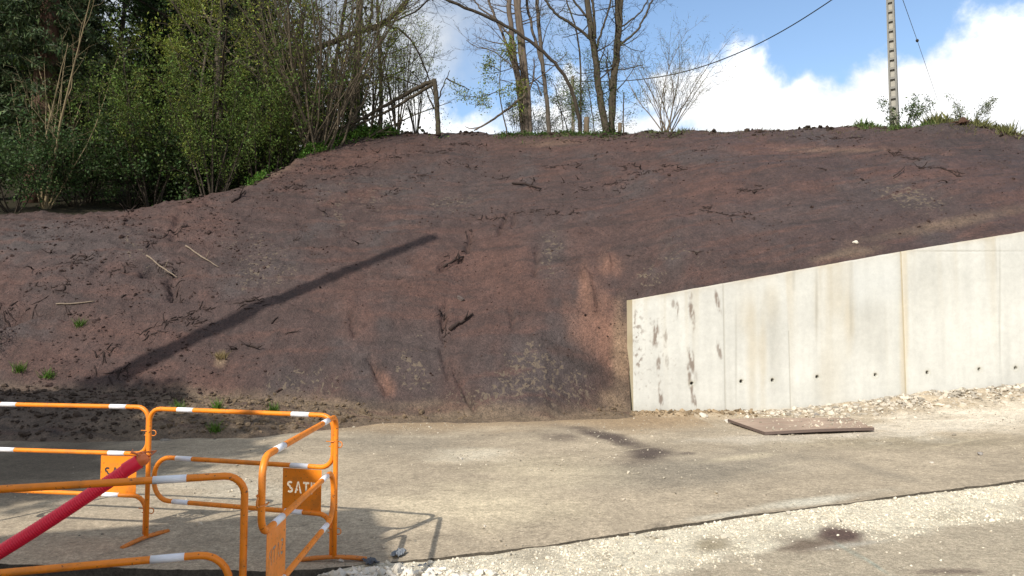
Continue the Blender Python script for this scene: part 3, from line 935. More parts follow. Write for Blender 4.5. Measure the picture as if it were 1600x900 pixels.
def make_barrier():
    root = empty('barrier', (0, 0, 0))
    mb = MB(); mb.cur = OR; mb.tube(serpentine(BW), TR, 12); mb.build('frame', M_PAINT, root)
    for x_ in (0,):
        mb = MB(); mb.cur = (0.62, 0.19, 0.025)
        mb.tube([(x_, -0.225, 0.010), (x_, -0.12, 0.022), (x_, 0, 0.030), (x_, 0.12, 0.022), (x_, 0.225, 0.010)], 0.017, 8)
        mb.V[0][:, 2] = np.clip(mb.V[0][:, 2], 0.0, 0.04)
        f = mb.build('foot', M_PAINT, root)
    for z_, xa in ((1.0, 0.26), (1.0, BW - 0.34), (0.635, 0.26), (0.635, BW - 0.34), (0.31, 0.24), (0.31, BW - 0.38)):
        mb = MB(); mb.cur = (0.80, 0.80, 0.82)
        mb.tube([(xa, 0, z_), (xa + 0.07, 0, z_), (xa + 0.145, 0, z_)], TR + 0.0012, 14); mb.build('reflective_band', M_TAPE, root)
    me, pw = sign_mesh()
    s_ = obj('sign_panel', me, root); s_.location = (BW - 0.09 - pw, 0, 0.326)
    # wire coupling loops on the second leg
    for z_ in (0.80, 0.20):
        mb = MB(); mb.cur = (0.70, 0.22, 0.03)
        P = []
        for q in np.linspace(-90, 90, 7): P.append((BW + 0.05 + 0.021 * math.cos(R(q)), 0, z_ + 0.021 * math.sin(R(q))))
        P = [(BW - 0.045, 0.02, z_ - 0.021), (BW, 0.024, z_ - 0.021)] + P + [(BW, -0.024, z_ + 0.021), (BW - 0.045, -0.02, z_ + 0.021)]
        mb.tube(P, 0.0042, 6); mb.build('coupling_loop', M_PAINT, root)
    return root


barr = make_barrier()
BARS = [((-4.44, 5.76, 0.0), (-2.87, 5.50), 'orange tubular barrier at the left edge, its sign crossed by the red conduit'),
        ((-2.80, 5.40, 0.0), (-1.29, 4.96), 'orange tubular barrier facing the viewer with its readable SATP plate in the sun'),
        ((-1.24, 4.93, 0.0), (-1.185, 3.33), 'orange tubular barrier turned end-on, its SATP plate seen from behind'),
        ((-1.30, 3.42, -0.10), (-2.82, 2.94), 'nearest orange tubular barrier, in front of the red conduit, cut by the bottom edge')]
for k, (p0, p1, lab) in enumerate(BARS):
    b_ = barr if k == 0 else copy_tree(barr)
    b_.location = p0
    b_.rotation_euler = (0, 0, math.atan2(p1[1] - p0[1], p1[0] - p0[0]))
    tag(b_, lab, 'barrier', 'orange works barriers linked round the trench')

# ------------------------------------------------------------------ red corrugated conduit
pend = at(216, 722, 4.72); p0_ = at(-20, 866, 4.42)
dv = (pend - p0_); L0 = np.linalg.norm(dv); dv /= L0
p0_ = p0_ - dv * 0.75; L0 += 0.75
con = empty('conduit', tuple(p0_))
tag(con, 'red corrugated conduit sticking up at a slant out of the trench', 'pipe')
n_ = int(L0 / 0.0032)
s_ = np.linspace(0, L0, n_)
bend = np.stack([s_ * 0, s_ * 0, -0.10 * np.sin(np.pi * s_ / L0)], 1) * 0.35
rr = 0.0435 + 0.0013 * np.sin(s_ * 2 * np.pi / 0.0140)
mb = MB(); mb.cur = (0.88, 0.022, 0.055); mb.tube(dv[None, :] * s_[:, None] + bend, rr, 18, cap=False); mb.build('sheath', M_PIPE, con)
mb = MB(); mb.cur = (0.88, 0.022, 0.055)
mb.tube(dv[None, :] * np.array([L0 - 0.09, L0 - 0.05, L0 + 0.006])[:, None], [0.047, 0.0485, 0.0475], 18, cap=False); mb.build('collar', M_PIPE, con)
mb = MB(); mb.cur = (0.78, 0.20, 0.06)
q_ = np.array([L0 - 0.12, L0 - 0.02, L0 + 0.03, L0 + 0.062, L0 + 0.066, L0 + 0.04, L0])
V0 = dv[None, :] * q_[:, None]
mb.tube(V0, [0.034, 0.034, 0.037, 0.036, 0.028, 0.027, 0.020], 14)
rg = np.random.default_rng(5); mb.V[0] += rg.normal(size=mb.V[0].shape) * 0.0025
mb.build('inner_duct', M_PIPE, con)
mb = MB(); mb.cur = (0.75, 0.22, 0.08)
for k in range(4):
    a = rg.normal(size=3) * 0.012
    mb.tube([V0[3] + a, V0[3] + a + np.array((rg.normal() * .03, rg.normal() * .02, 0.03)), V0[2] + a + np.array((-0.05, 0, 0.035 + 0.01 * k))], [0.006, 0.009, 0.003], 5)
mb.build('torn_tape', M_PIPE, con)
# ------------------------------------------------------------------ stones
ICO_V = np.array([(0, 0, 1)] + [(.894 * math.cos(a), .894 * math.sin(a), .447) for a in np.arange(5) * 2 * np.pi / 5] + [(.894 * math.cos(a), .894 * math.sin(a), -.447) for a in (np.arange(5) + .5) * 2 * np.pi / 5] + [(0, 0, -1)])
ICO_T = np.array([(0, 1 + i, 1 + (i + 1) % 5) for i in range(5)] + [(1 + i, 6 + i, 1 + (i + 1) % 5) for i in range(5)] + [(1 + (i + 1) % 5, 6 + i, 6 + (i + 1) % 5) for i in range(5)] + [(11, 6 + (i + 1) % 5, 6 + i) for i in range(5)])


def pebbles(name, P, size, rng, col, mat, jit=0.15, sink=0.25, flat=0.7):
    n = len(P)
    sc = size[:, None] * (0.65 + 0.7 * rng.random((n, 3))); sc[:, 2] *= flat
    V = ICO_V[None] * (1 + 0.22 * rng.normal(size=(n, 12, 1))).clip(0.6, 1.4)
    V = V * sc[:, None, :]
    a = rng.random(n) * 6.283; c_, s_ = np.cos(a)[:, None], np.sin(a)[:, None]
    b = rng.normal(size=n) * 0.5; cb, sb = np.cos(b)[:, None], np.sin(b)[:, None]
    y_ = V[:, :, 1] * cb - V[:, :, 2] * sb; z_ = V[:, :, 1] * sb + V[:, :, 2] * cb
    V = np.stack([V[:, :, 0] * c_ - y_ * s_, V[:, :, 0] * s_ + y_ * c_, z_], 2)
    P = P.copy(); P[:, 2] += size * flat * (1 - sink * 2) * 0.8
    V = (V + P[:, None, :]).reshape(-1, 3)
    T = (ICO_T[None] + (np.arange(n) * 12)[:, None, None]).reshape(-1, 3)
    cc = np.asarray(col, float)
    if cc.ndim == 1: cc = np.tile(cc, (n, 1))
    cc = cc * (1 + jit * rng.normal(size=(n, 1))).clip(0.45, 1.4)
    return obj(name, mesh_np(name, V, [T], mat, np.repeat(cc, 12, 0), smooth=False))


def scatter_on(fn_mask, n, xr, yr, rng, zf):
    x_ = rng.uniform(*xr, n); y_ = rng.uniform(*yr, n)
    z_ = zf(x_, y_)
    px_, py_ = project(np.stack([x_, y_, z_], 1))
    k = rng.random(n) < fn_mask(px_, py_, x_, y_)
    return np.stack([x_, y_, z_], 1)[k]


rng = np.random.default_rng(11)
# limestone on the verge
P = scatter_on(lambda a, b, x_, y_: np.maximum(gravel_mask(a, b, x_, y_), 0.018) * (x_ > -1.35) * (y_ < edge_y(x_) - 0.02) * (b < 960) * (0.35 + 0.65 * sstep(fbm(x_ * 1.6, y_ * 1.6, 191, 3), -0.2, 0.3)), 80000, (-1.4, 7.5), (3.9, 8.2), rng, verge_z)
sz = np.clip(rng.lognormal(-5.2, 0.50, len(P)), 0.003, 0.026)
cl = np.array((0.70, 0.63, 0.50)) * (0.78 + 0.25 * rng.random((len(P), 1))) * np.where(rng.random((len(P), 1)) < 0.10, 0.6, 1)
o = pebbles('gravel', P, sz, rng, cl, M_STONE); tag(o, 'loose white crushed limestone along the broken edge of the yard', kind='stuff')
# gravel heap spilling at the barrier end
P = scatter_on(lambda a, b, x_, y_: np.exp(-((x_ + 0.8) / 0.55) ** 2 - ((y_ - 4.45) / 0.22) ** 2) * (y_ < edge_y(x_) + 0.02), 2600, (-1.6, 0.6), (3.9, 4.75), rng, verge_z)
sz = np.clip(rng.lognormal(-4.1, 0.45, len(P)), 0.008, 0.045)
o = pebbles('gravel', P, sz, rng, (0.66, 0.60, 0.50), M_STONE); tag(o, 'coarser limestone heaped at the end of the trench', kind='stuff')
# grit strewn on the yard
def yard_density(a, b, x_, y_):
    d = 0.10 + 0.5 * blob(a, b, 760, 716, 140, 20) + 0.5 * blob(a, b, 390, 760, 160, 30) + 0.3 * blob(a, b, 1080, 690, 240, 40) + 0.9 * blob(a, b, 1500, 655, 240, 30, -0.08) + 0.8 * blob(a, b, 1250, 684, 160, 12) + 0.6 * blob(a, b, 1120, 652, 90, 12) + 0.5 * blob(a, b, 620, 668, 200, 10)
    d = d + 0.5 * np.exp(-((y_ - edge_y(x_) - 0.05) / 0.10) ** 2) * (x_ > -0.6)
    return np.clip(d, 0, 1) * (y_ > edge_y(x_) + 0.03) * (y_ < 13.45)
def yard_z(x_, y_):
    return slab_z(x_) + sstep(x_, 4.6, 8.5) * sstep(y_, 12.0, 13.4) * 0.20 + 0.05 * sstep(y_, 13.0, 13.5) * sstep(x_, 2.0, 2.6)
P = scatter_on(yard_density, 22000, (-5.2, 10.5), (4.7, 13.45), rng, yard_z)
sz = np.clip(rng.lognormal(-5.25, 0.5, len(P)), 0.002, 0.026)
o = pebbles('grit', P, sz, rng, (0.40, 0.35, 0.27), M_STONE, jit=0.3); tag(o, 'pale grit strewn over the concrete yard', kind='stuff')
# small rubble below the wall
P = scatter_on(lambda a, b, x_, y_: sstep(x_, 3.8, 6.0) * np.exp(-((13.5 - y_) / 0.65) ** 2) * (y_ < 13.46), 6500, (3.3, 11.5), (12.0, 13.46), rng, yard_z)
sz = np.clip(rng.lognormal(-3.75, 0.5, len(P)), 0.01, 0.08)
cl = np.array((0.52, 0.46, 0.37)) * np.where(rng.random((len(P), 1)) < 0.3, 0.62, 1)
o = pebbles('rubble', P, sz, rng, cl, M_STONE, flat=0.6); tag(o, 'small broken limestone heaped along the foot of the wall', kind='stuff')
# clods on the mound and the bank
P = scatter_on(lambda a, b, x_, y_: sstep(mound(x_, y_), 0.02, 0.1) * (mound(x_, y_) > hill(x_, y_) - 0.1), 5200, (-10, 2.2), (10.0, 13.6), rng, bank_z)
sz = np.clip(rng.lognormal(-3.9, 0.5, len(P)), 0.01, 0.075)
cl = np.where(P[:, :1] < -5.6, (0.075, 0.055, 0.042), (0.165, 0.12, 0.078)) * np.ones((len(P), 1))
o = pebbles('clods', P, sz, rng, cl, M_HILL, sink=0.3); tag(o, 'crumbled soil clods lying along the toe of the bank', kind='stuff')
P = scatter_on(lambda a, b, x_, y_: (hill(x_, y_) > 0.4) * (y_ < yc(x_)) * (0.06 + 0.94 * sstep(-x_, 3.0, 8.0)) * sstep(fbm(x_ * 0.9, y_ * 0.9, 195, 3), -0.25, 0.35) * ~((x_ > 2.2) & (y_ < 13.9)), 42000, (-13, 16), (12, 23.5), rng, bank_z)
sz = np.clip(rng.lognormal(-4.15, 0.5, len(P)), 0.01, 0.085)
o = pebbles('clods', P, sz, rng, (0.058, 0.038, 0.033), M_HILL, sink=0.42); tag(o, 'dark earth clods stuck to the face of the bank', kind='stuff')


P = scatter_on(lambda a, b, x_, y_: (hill(x_, y_) > 0.5) * (y_ < yc(x_) + .3) * sstep(fbm(x_ * 1.3, y_ * 1.3, 197, 3), -0.3, 0.4) * ~((x_ > 2.2) & (y_ < 13.9)) * (a > -20) * (a < 1620), 16000, (-13, 16), (12.5, 23), rng, bank_z)
o = pebbles('crumbs', P, np.clip(rng.lognormal(-4.6, 0.35, len(P)), 0.006, 0.022), rng, (0.070, 0.043, 0.036), M_HILL, jit=0.3, sink=0.2); tag(o, 'fine earth crumbs lying on the bank', kind='stuff')
x_ = rng.uniform(-8.5, 15, 900); y_ = yc(x_) + rng.normal(size=900) * 0.22
kp = fbm(x_ * 1.1, x_ * 0, 199, 3) > -0.05
o = pebbles('sods', np.stack([x_, y_, bank_z(x_, y_)], 1)[kp], np.clip(rng.lognormal(-3.2, 0.45, kp.sum()), 0.015, 0.10), rng, (0.050, 0.036, 0.028), M_HILL, jit=0.3, sink=0.35, flat=0.6); tag(o, 'broken sods and lumps of earth along the crest of the bank', kind='stuff')


def rock_mesh(name, r, seed, col, mat=M_STONE, flat=0.7, cuts=9):
    """angular stone: a subdivided ball sheared by random planes"""
    rg_ = np.random.default_rng(seed)
    V = ICO_V.copy(); T = ICO_T.copy()
    for _ in range(2):
        mid = {}; VV = list(V); TT = []
        def m_(a, b):
            k = (min(a, b), max(a, b))
            if k not in mid:
                q = (VV[a] + VV[b]) / 2; mid[k] = len(VV); VV.append(q / np.linalg.norm(q))
            return mid[k]
        for a, b, c_ in T:
            ab, bc, ca = m_(a, b), m_(b, c_), m_(c_, a); TT += [(a, ab, ca), (b, bc, ab), (c_, ca, bc), (ab, bc, ca)]
        V = np.array(VV); T = np.array(TT)
    for _ in range(cuts):
        n_ = rg_.normal(size=3); n_ /= np.linalg.norm(n_); d_ = rg_.uniform(0.45, 0.8)
        e = V @ n_ - d_; V = V - np.clip(e, 0, None)[:, None] * n_
    V = V * np.array((1.0, rg_.uniform(0.6, 0.9), flat)) * r
    V += rg_.normal(size=V.shape) * r * 0.018
    cc = np.tile(col, (len(V), 1)) * (1 + 0.10 * rg_.normal(size=(len(V), 1)))
    return mesh_np(name, V, [T], mat, cc, smooth=False)


rocks = [rock_mesh('stone', 1.0, 100 + i, (0.54, 0.49, 0.41)) for i in range(5)] + [rock_mesh('stone', 1.0, 110 + i, (0.30, 0.275, 0.25)) for i in range(3)]


def put_stone(px, py, size_px, me, label, group=None, zf=None, name='stone', rz=None, cat='stone', dz=0.25):
    if zf is None:
        q = ground_at(px, py)
        for _ in range(6): q = ground_at(px, py, float(yard_z(q[0], q[1])))
    else:
        q = zf(px, py)
    r = size_px / 2 * q[1] / F
    o_ = obj(name, me); o_.location = (q[0], q[1], q[2] + r * dz); o_.scale = (r, r, r)
    o_.rotation_euler = (rnd.uniform(-.3, .3), rnd.uniform(-.3, .3), rnd.uniform(0, 6) if rz is None else rz)
    return tag(o_, label, cat, group)


put_stone(1402, 622, 26, rocks[5], 'grey block resting against the wall just left of its vertical joint')
put_stone(1578, 607, 34, rocks[6], 'large grey broken slab propped by the wall at the right edge')
put_stone(1455, 616, 16, rocks[7], 'dark grey stone on the rubble between the joint and the right edge')
put_stone(1258, 640, 15, rocks[5], 'grey stone at the near end of the wall rubble, above the board')
put_stone(1135, 660, 15, rocks[0], 'white stone wedged at the left corner of the board')
put_stone(1100, 652, 17, rocks[1], 'chunky white stone at the wall foot left of the board')
put_stone(532, 877, 11, rocks[2], 'white stone just below the foot of the end-on barrier')
put_stone(721, 718, 7, rocks[3], 'round white pebble alone on the middle of the yard')
put_stone(1455, 724, 8, rocks[4], 'white stone on the yard, below the right end of the wall rubble')
put_stone(1531, 710, 9, rocks[5], 'small grey stone on the yard near the right edge')
put_stone(757, 823, 8, rocks[0], 'flat pale stone on the yard right of the barrier shadow')
put_stone(1231, 802, 10, rocks[1], 'white stone sitting on the broken edge of the yard', dz=0.3)
put_stone(1337, 380, 10, rocks[2], 'lone white stone lodged on the bank above the wall', zf=bank_hit)
put_stone(719, 467, 17, rock_mesh('boulder', 1.0, 131, (0.12, 0.095, 0.085)), 'dark round boulder bulging from the middle of the bank', zf=bank_hit, name='boulder', dz=0.1)
put_stone(263, 428, 16, rock_mesh('boulder', 1.0, 132, (0.10, 0.078, 0.07)), 'dark boulder in the hollow beside the pale stick', zf=bank_hit, name='boulder')
put_stone(258, 692, 18, rock_mesh('boulder', 1.0, 133, (0.28, 0.25, 0.21)), 'grey rock at the foot of the soil heap behind the barriers', zf=bank_hit, name='boulder')
put_stone(335, 690, 15, rock_mesh('boulder', 1.0, 134, (0.12, 0.10, 0.08), flat=0.4), 'flat dark rock lying on the soil heap', zf=bank_hit, name='boulder')
for k in range(70):
    a = rnd.uniform(1275, 1600); b = 640 - (a - 1275) * 0.088 + rnd.triangular(-9, 16, -3)
    if abs(a - 1402) < 20 or abs(a - 1578) < 26: continue
    put_stone(a, b, rnd.uniform(8, 17), rocks[rnd.choice([0, 1, 2, 3, 4, 5, 7])], 'angular limestone piece in the rubble along the foot of the wall', 'rubble stones below the wall')

# ------------------------------------------------------------------ board lying on the yard
bp = [ground_at(1137, 656, 0.06), ground_at(1195, 677, 0.035), ground_at(1366, 668, 0.10), ground_at(1330, 650, 0.15)]
th = 0.045
Vt = np.array(bp); Vt[:, 2] = [0.075, 0.055, 0.10, 0.12]
n_ = 40
uu, vv = np.meshgrid(np.linspace(0, 1, n_), np.linspace(0, 1, n_), indexing='ij')
Pt = ((1 - uu) * (1 - vv))[..., None] * Vt[0] + (uu * (1 - vv))[..., None] * Vt[1] + (uu * vv)[..., None] * Vt[2] + ((1 - uu) * vv)[..., None] * Vt[3]
Pt[..., 2] += 0.012 * np.sin(vv * 3.1) - 0.0
Pt = Pt.reshape(-1, 3); Pb = Pt - np.array((0, 0, th))
Q = grid_faces(n_, n_)
ring = [i for i in range(n_)] + [i * n_ + n_ - 1 for i in range(1, n_)] + [(n_ - 1) * n_ + i for i in range(n_ - 2, -1, -1)] + [i * n_ for i in range(n_ - 2, 0, -1)]
N0 = len(Pt)
ring = np.array(ring); nx_ = np.roll(ring, -1)
# separate rim so the edges stay sharp
Vr = np.concatenate([Pt[ring], Pb[ring]]); m_ = len(ring); ii = np.arange(m_); i2 = (ii + 1) % m_
Qr = np.stack([2 * N0 + ii, 2 * N0 + m_ + ii, 2 * N0 + m_ + i2, 2 * N0 + i2], 1)
cc = np.concatenate([np.tile((0.37, 0.275, 0.205), (N0, 1)), np.tile((0.16, 0.12, 0.1), (N0, 1)), np.tile((0.13, 0.095, 0.08), (2 * m_, 1))])
fm = 0.5 + 0.5 * fbm(Pt[:, 0] * 1.5, Pt[:, 1] * 1.5, 201, 3)
cc[:N0] = cc[:N0] * (0.6 + 0.75 * fm[:, None]); dm = sstep(fbm(Pt[:, 0] * 3, Pt[:, 1] * 5, 203, 3), 0.0, 0.5)[:, None] * 0.6; cc[:N0] = cc[:N0] * (1 - dm) + np.array((0.30, 0.20, 0.15)) * dm
o = obj('board', mesh_np('board', np.concatenate([Pt, Pb, Vr]), [Q[:, ::-1], Q + N0, Qr], M_BOARD, cc, smooth=False))
tag(o, 'dusty plywood board lying on stones in front of the wall', 'board')

rng = np.random.default_rng(21)
n = 160; a_ = rng.random(n) ** 0.5; b_ = rng.random(n)
Pq = ((1 - a_) * (1 - b_))[:, None] * Vt[0] + (b_ * (1 - a_))[:, None] * Vt[1] + (b_ * a_)[:, None] * Vt[2] + ((1 - b_) * a_)[:, None] * Vt[3]
Pq[:, 2] += 0.010
o = pebbles('grit', Pq, np.clip(rng.lognormal(-4.6, 0.5, n), 0.004, 0.03), rng, (0.46, 0.40, 0.31), M_STONE, jit=0.3); tag(o, 'crumbs of limestone lying on the board', kind='stuff')
n = 700; x_ = rng.uniform(2.0, 4.6, n); y_ = 13.48 - np.abs(rng.normal(size=n)) * 0.16
o = pebbles('clods', np.stack([x_, y_, yard_z(x_, y_)], 1), np.clip(rng.lognormal(-3.9, 0.5, n), 0.008, 0.06), rng, (0.27, 0.20, 0.125), M_HILL, jit=0.25, sink=0.35); tag(o, 'crumbled earth along the foot of the wall near its free end', kind='stuff')

# ------------------------------------------------------------------ plastic scraps by the trench end
for k, (a, b, s_, lab) in enumerate(((579, 882, 0.052, 'black crumpled plastic scrap on the slab edge, nearest the end-on barrier'), (622, 868, 0.050, 'grey torn plastic scrap on the slab edge inside the barrier shadow'),
                                     (618, 884, 0.035, 'small dark plastic scrap tucked under the slab edge'), (655, 893, 0.055, 'dark plastic sheet scrap on the white gravel, left of its pair'), (676, 896, 0.048, 'dark plastic sheet scrap on the white gravel, right of its pair'),
                                     (706, 885, 0.030, 'small grey scrap alone on the white gravel'))):
    q = ground_at(a, b, 0.0 if k < 2 else -0.03)
    rg = np.random.default_rng(300 + k); n_ = 9
    uu, vv = np.meshgrid(np.linspace(-1, 1, n_), np.linspace(-1, 1, n_), indexing='ij')
    h_ = 0.5 * fbm(uu * 1.3 + k * 5, vv * 1.3, 301, 3) + 0.35 * np.abs(fbm(uu * 2 + k, vv * 2, 303, 2))
    rad = 1 + 0.35 * fbm(np.arctan2(vv, uu) * 1.5, uu * 0 + k, 305, 2)
    V = np.stack([uu * rad * s_ * 1.25, vv * rad * s_ * 0.8, (h_ + 0.42) * s_ * 0.9], -1).reshape(-1, 3)
    Vb = V - np.array((0, 0, 0.004))
    Q = grid_faces(n_, n_)
    cc = np.tile((0.075, 0.082, 0.095) if k != 1 else (0.19, 0.2, 0.21), (2 * len(V), 1))
    o = obj('plastic_scrap', mesh_np('plastic_scrap', np.concatenate([V, Vb]), [Q, Q[:, ::-1] + len(V)], M_BLACK, cc, smooth=False), loc=tuple(q + np.array((0, 0, 0.004))))
    o.rotation_euler = (0, 0, rg.uniform(0, 3)); tag(o, lab, 'scrap')

# ------------------------------------------------------------------ sticks and roots on the bank
def stick(pts, rad, name, label, cat, col, lift=0.03, group=None, k=6, wob=0.01):
    P = np.array([bank_hit(a, b) for a, b in pts]); P[:, 2] += lift
    n_ = 9
    t = np.linspace(0, 1, n_); s = np.linspace(0, 1, len(P))
    Q = np.stack([np.interp(t, s, P[:, i]) for i in range(3)], 1)
    rg_ = np.random.default_rng(int(pts[0][0] * 7 + pts[0][1])); Q += rg_.normal(size=Q.shape) * wob
    mb = MB(); mb.cur = col; b0 = Q[0].copy()
    mb.tube(Q - b0, rad * (1 - 0.5 * t) * (1 + 0.12 * rg_.normal(size=n_)), k)
    if rad > 0.02:
        q = Q[5] - b0; mb.tube([q, q + np.array((0.05, -0.03, 0.10)), q + np.array((0.09, -0.03, 0.2))], [rad * .5, rad * .4, rad * .15], 5)
    return tag(mb.build(name, M_WOOD, loc=tuple(b0)), label, cat, group)


DK = (0.040, 0.028, 0.024); PL = (0.20, 0.155, 0.115)
stick([(703, 518), (720, 507), (738, 494)], 0.045, 'log', 'thick dark broken branch lying on the middle of the bank below the boulder', 'log', DK, 0.05)
stick([(229, 403), (250, 420), (276, 438)], 0.022, 'stick', 'pale stick across the dark hollow on the left of the bank', 'stick', PL, 0.06, wob=0.004)
stick([(291, 387), (315, 404), (341, 420)], 0.022, 'stick', 'pale stick right of the hollow, half sunk in the bank', 'stick', PL, 0.04, wob=0.004)
stick([(88, 478), (118, 477), (148, 474)], 0.018, 'stick', 'thin grey stick lying level on the left end of the bank', 'stick', PL, 0.04, wob=0.004)
stick([(362, 318), (372, 312), (383, 301)], 0.04, 'root', 'dark crooked root at the left crest under the trees', 'root', DK, 0.05)
stick([(383, 472), (398, 470), (412, 469)], 0.02, 'root', 'thin dark root lying level above the long pole shadow', 'root', DK, 0.03)
stick([(1396, 282), (1404, 276), (1413, 266)], 0.016, 'twig', 'forked twig standing from the bank above the wall at right', 'twig', DK, 0.1)
stick([(692, 418), (708, 409), (724, 402)], 0.028, 'root', 'dark root in a slit above the boulder', 'root', DK, 0.02)
stick([(424, 508), (430, 501), (434, 497)], 0.018, 'root', 'short dark root just under the long pole shadow', 'root', DK, 0.03)
stick([(800, 288), (824, 291), (846, 298)], 0.03, 'root', 'dark bundle of roots high on the middle of the bank', 'root', DK, 0.06)
spots = [(520, 318), (575, 322), (605, 305), (620, 300), (540, 300), (648, 270), (655, 275), (700, 255), (742, 262), (775, 280), (785, 276), (815, 283), (835, 281), (845, 298), (690, 240), (610, 248), (590, 238), (640, 245),
         (560, 246), (505, 330), (470, 300), (900, 262), (930, 250), (905, 280), (1040, 260), (1060, 262), (1000, 262), (1075, 335), (1090, 395), (1165, 340), (1175, 335), (985, 400), (975, 260), (880, 285), (1220, 252), (1290, 265),
         (480, 385), (460, 375), (330, 450), (300, 490), (345, 345), (315, 340), (150, 420), (190, 465), (130, 400), (80, 395), (240, 380), (390, 540), (370, 545), (450, 520), (1140, 225), (1010, 228), (990, 222), (950, 220), (860, 232), (720, 225), (760, 228),
         (1350, 282), (1440, 262), (1480, 285), (1180, 300), (1230, 320), (870, 330), (560, 380), (500, 450), (200, 330), (50, 420), (105, 445)]
protos = []
for k in range(7):
    rg = np.random.default_rng(400 + k); mb = MB(); mb.cur = DK
    for j in range(rg.integers(2, 5)):
        a = rg.uniform(0, 6.28); L = rg.uniform(0.08, 0.26)
        d = np.array((math.cos(a), math.sin(a) * 0.6, rg.uniform(-0.05, 0.35)))
        P = [np.zeros(3)]
        for q in range(4): P.append(P[-1] + d * L / 4 + rg.normal(size=3) * 0.018)
        mb.tube(P, np.linspace(0.013, 0.005, 5) * rg.uniform(.6, 1.3), 5)
    protos.append(mb.mesh('root', M_WOOD))
for k, (a, b) in enumerate(spots):
    q = bank_hit(a, b); o = obj('root', protos[k % 7]); o.location = q; o.rotation_euler = (R(25) * 0, 0, rnd.uniform(0, 6.28)); s_ = rnd.uniform(0.6, 1.35); o.scale = (s_, s_, s_)
    tag(o, 'small tangle of dark roots poking out of the brown bank', 'root', 'little root ends scattered over the bank')

LINES = [(480, 268, 530, 262), (545, 262, 590, 252), (640, 240, 700, 236), (420, 300, 500, 285), (500, 280, 590, 272), (590, 252, 640, 240), (690, 228, 760, 225), (880, 222, 940, 220), (960, 216, 1060, 214),
         (1080, 238, 1120, 229), (970, 262, 1000, 258), (850, 262, 910, 258), (1050, 262, 1075, 270), (775, 280, 795, 277), (810, 285, 850, 298), (570, 320, 585, 330), (600, 305, 620, 300), (645, 275, 660, 285), (1040, 255, 960, 298),
         (1000, 274, 900, 300), (230, 380, 300, 345), (255, 440, 285, 470), (100, 412, 150, 405), (60, 440, 120, 470), (300, 490, 330, 485), (380, 471, 415, 468), (690, 480, 697, 530), (690, 418, 725, 402), (735, 365, 730, 395),
         (790, 335, 780, 362), (745, 341, 905, 331), (0, 496, 60, 480), (180, 420, 215, 425), (1380, 235, 1440, 250), (1430, 262, 1500, 272), (240, 410, 290, 425), (210, 520, 330, 500),
         (150, 560, 200, 590), (1150, 300, 1210, 290), (700, 250, 740, 262), (1240, 215, 1350, 214), (1100, 330, 1180, 342)]
rg = np.random.default_rng(61); mb = MB(); mb.cur = (0.034, 0.023, 0.020)
for a, b, c_, d_ in LINES:
    L_ = math.hypot(c_ - a, d_ - b); m = int(L_ * 0.34) + 4
    p0, p1 = bank_hit(a, b), bank_hit(c_, d_)
    e_ = p1 - p0; e_ /= np.linalg.norm(e_)
    f = rg.random(m); Q = p0 + (p1 - p0) * f[:, None]; Q[:, 0] += rg.normal(size=m) * .05; Q[:, 1] += rg.normal(size=m) * .06 + 0.10 * np.sin(f * 9 + a)
    for q in Q:
        dd = e_ * rg.choice([-1, 1]) + rg.normal(size=3) * 0.45; L = rg.uniform(0.04, 0.22)
        P = [q]
        for k in range(3): dd = dd + rg.normal(size=3) * 0.35; P.append(P[-1] + dd / np.linalg.norm(dd) * L / 3)
        P = np.array(P); P[:, 2] = bank_z(P[:, 0], P[:, 1]) + rg.uniform(0.0, 0.012)
        mb.tube(P, np.array((1, 1.1, .8, .35)) * rg.uniform(0.005, 0.018), 4)
tag(mb.build('root_litter', M_WOOD), 'torn roots and dark humus strung along the scrape lines of the bank', kind='stuff')

# ------------------------------------------------------------------ plants: growth routines
def grow(mb, p, d, L, r, lev, rg, sp, tips):
    """one branch and its children; sp: list of dicts per level"""
    s = sp[lev]; n = s.get('seg', 5)
    P = [np.array(p, float)]; d = np.array(d, float); d /= np.linalg.norm(d)
    D = [d.copy()]
    for i in range(n):
        d = d + rg.normal(size=3) * s.get('wob', 0.12) + np.array((0, 0, s.get('up', 0.0)))
        d /= np.linalg.norm(d); P.append(P[-1] + d * L / n); D.append(d.copy())
    P = np.array(P); t = np.linspace(0, 1, n + 1)
    mb.tube(P, r * (1 - (1 - s.get('tip', 0.25)) * t), s.get('k', 4), cap=False)
    if lev + 1 < len(sp):
        c_ = sp[lev + 1]
        m = c_['n'] if isinstance(c_['n'], int) else rg.integers(*c_['n'])
        for j in range(m):
            f = c_.get('from', 0.3) + (1 - c_.get('from', 0.3)) * (j + rg.random()) / m
            i = min(int(f * n), n - 1); q = P[i] + (P[i + 1] - P[i]) * (f * n - i)
            ax = rg.normal(size=3); ax -= D[i] * (ax @ D[i]); ax /= np.linalg.norm(ax) + 1e-9
            an = R(c_.get('ang', 45) + rg.normal() * 10)
            dd = D[i] * math.cos(an) + ax * math.sin(an)
            dd[2] += c_.get('lift', 0.0)
            grow(mb, q, dd, L * c_.get('len', 0.5) * rg.uniform(.65, 1.2) * (1.25 - 0.6 * f), max(r * (1 - 0.7 * f) * c_.get('rad', 0.45), 0.0055), lev + 1, rg, sp, tips)
    if lev >= len(sp) - 2:
        for i in range(1, n + 1):
            tips.append(P[i])
            tips.append((P[i] + P[i - 1]) / 2)


def cloud(tips, per, spread, rg):
    T = np.array(tips); T = np.repeat(T, per, 0)
    return T + rg.normal(size=T.shape) * spread


BK = (0.085, 0.070, 0.052); BKD = (0.050, 0.040, 0.030); BKG = (0.068, 0.056, 0.040); BKP = (0.16, 0.135, 0.10)
LG = (0.185, 0.220, 0.040); LM = (0.105, 0.150, 0.032); LD = (0.034, 0.062, 0.018)


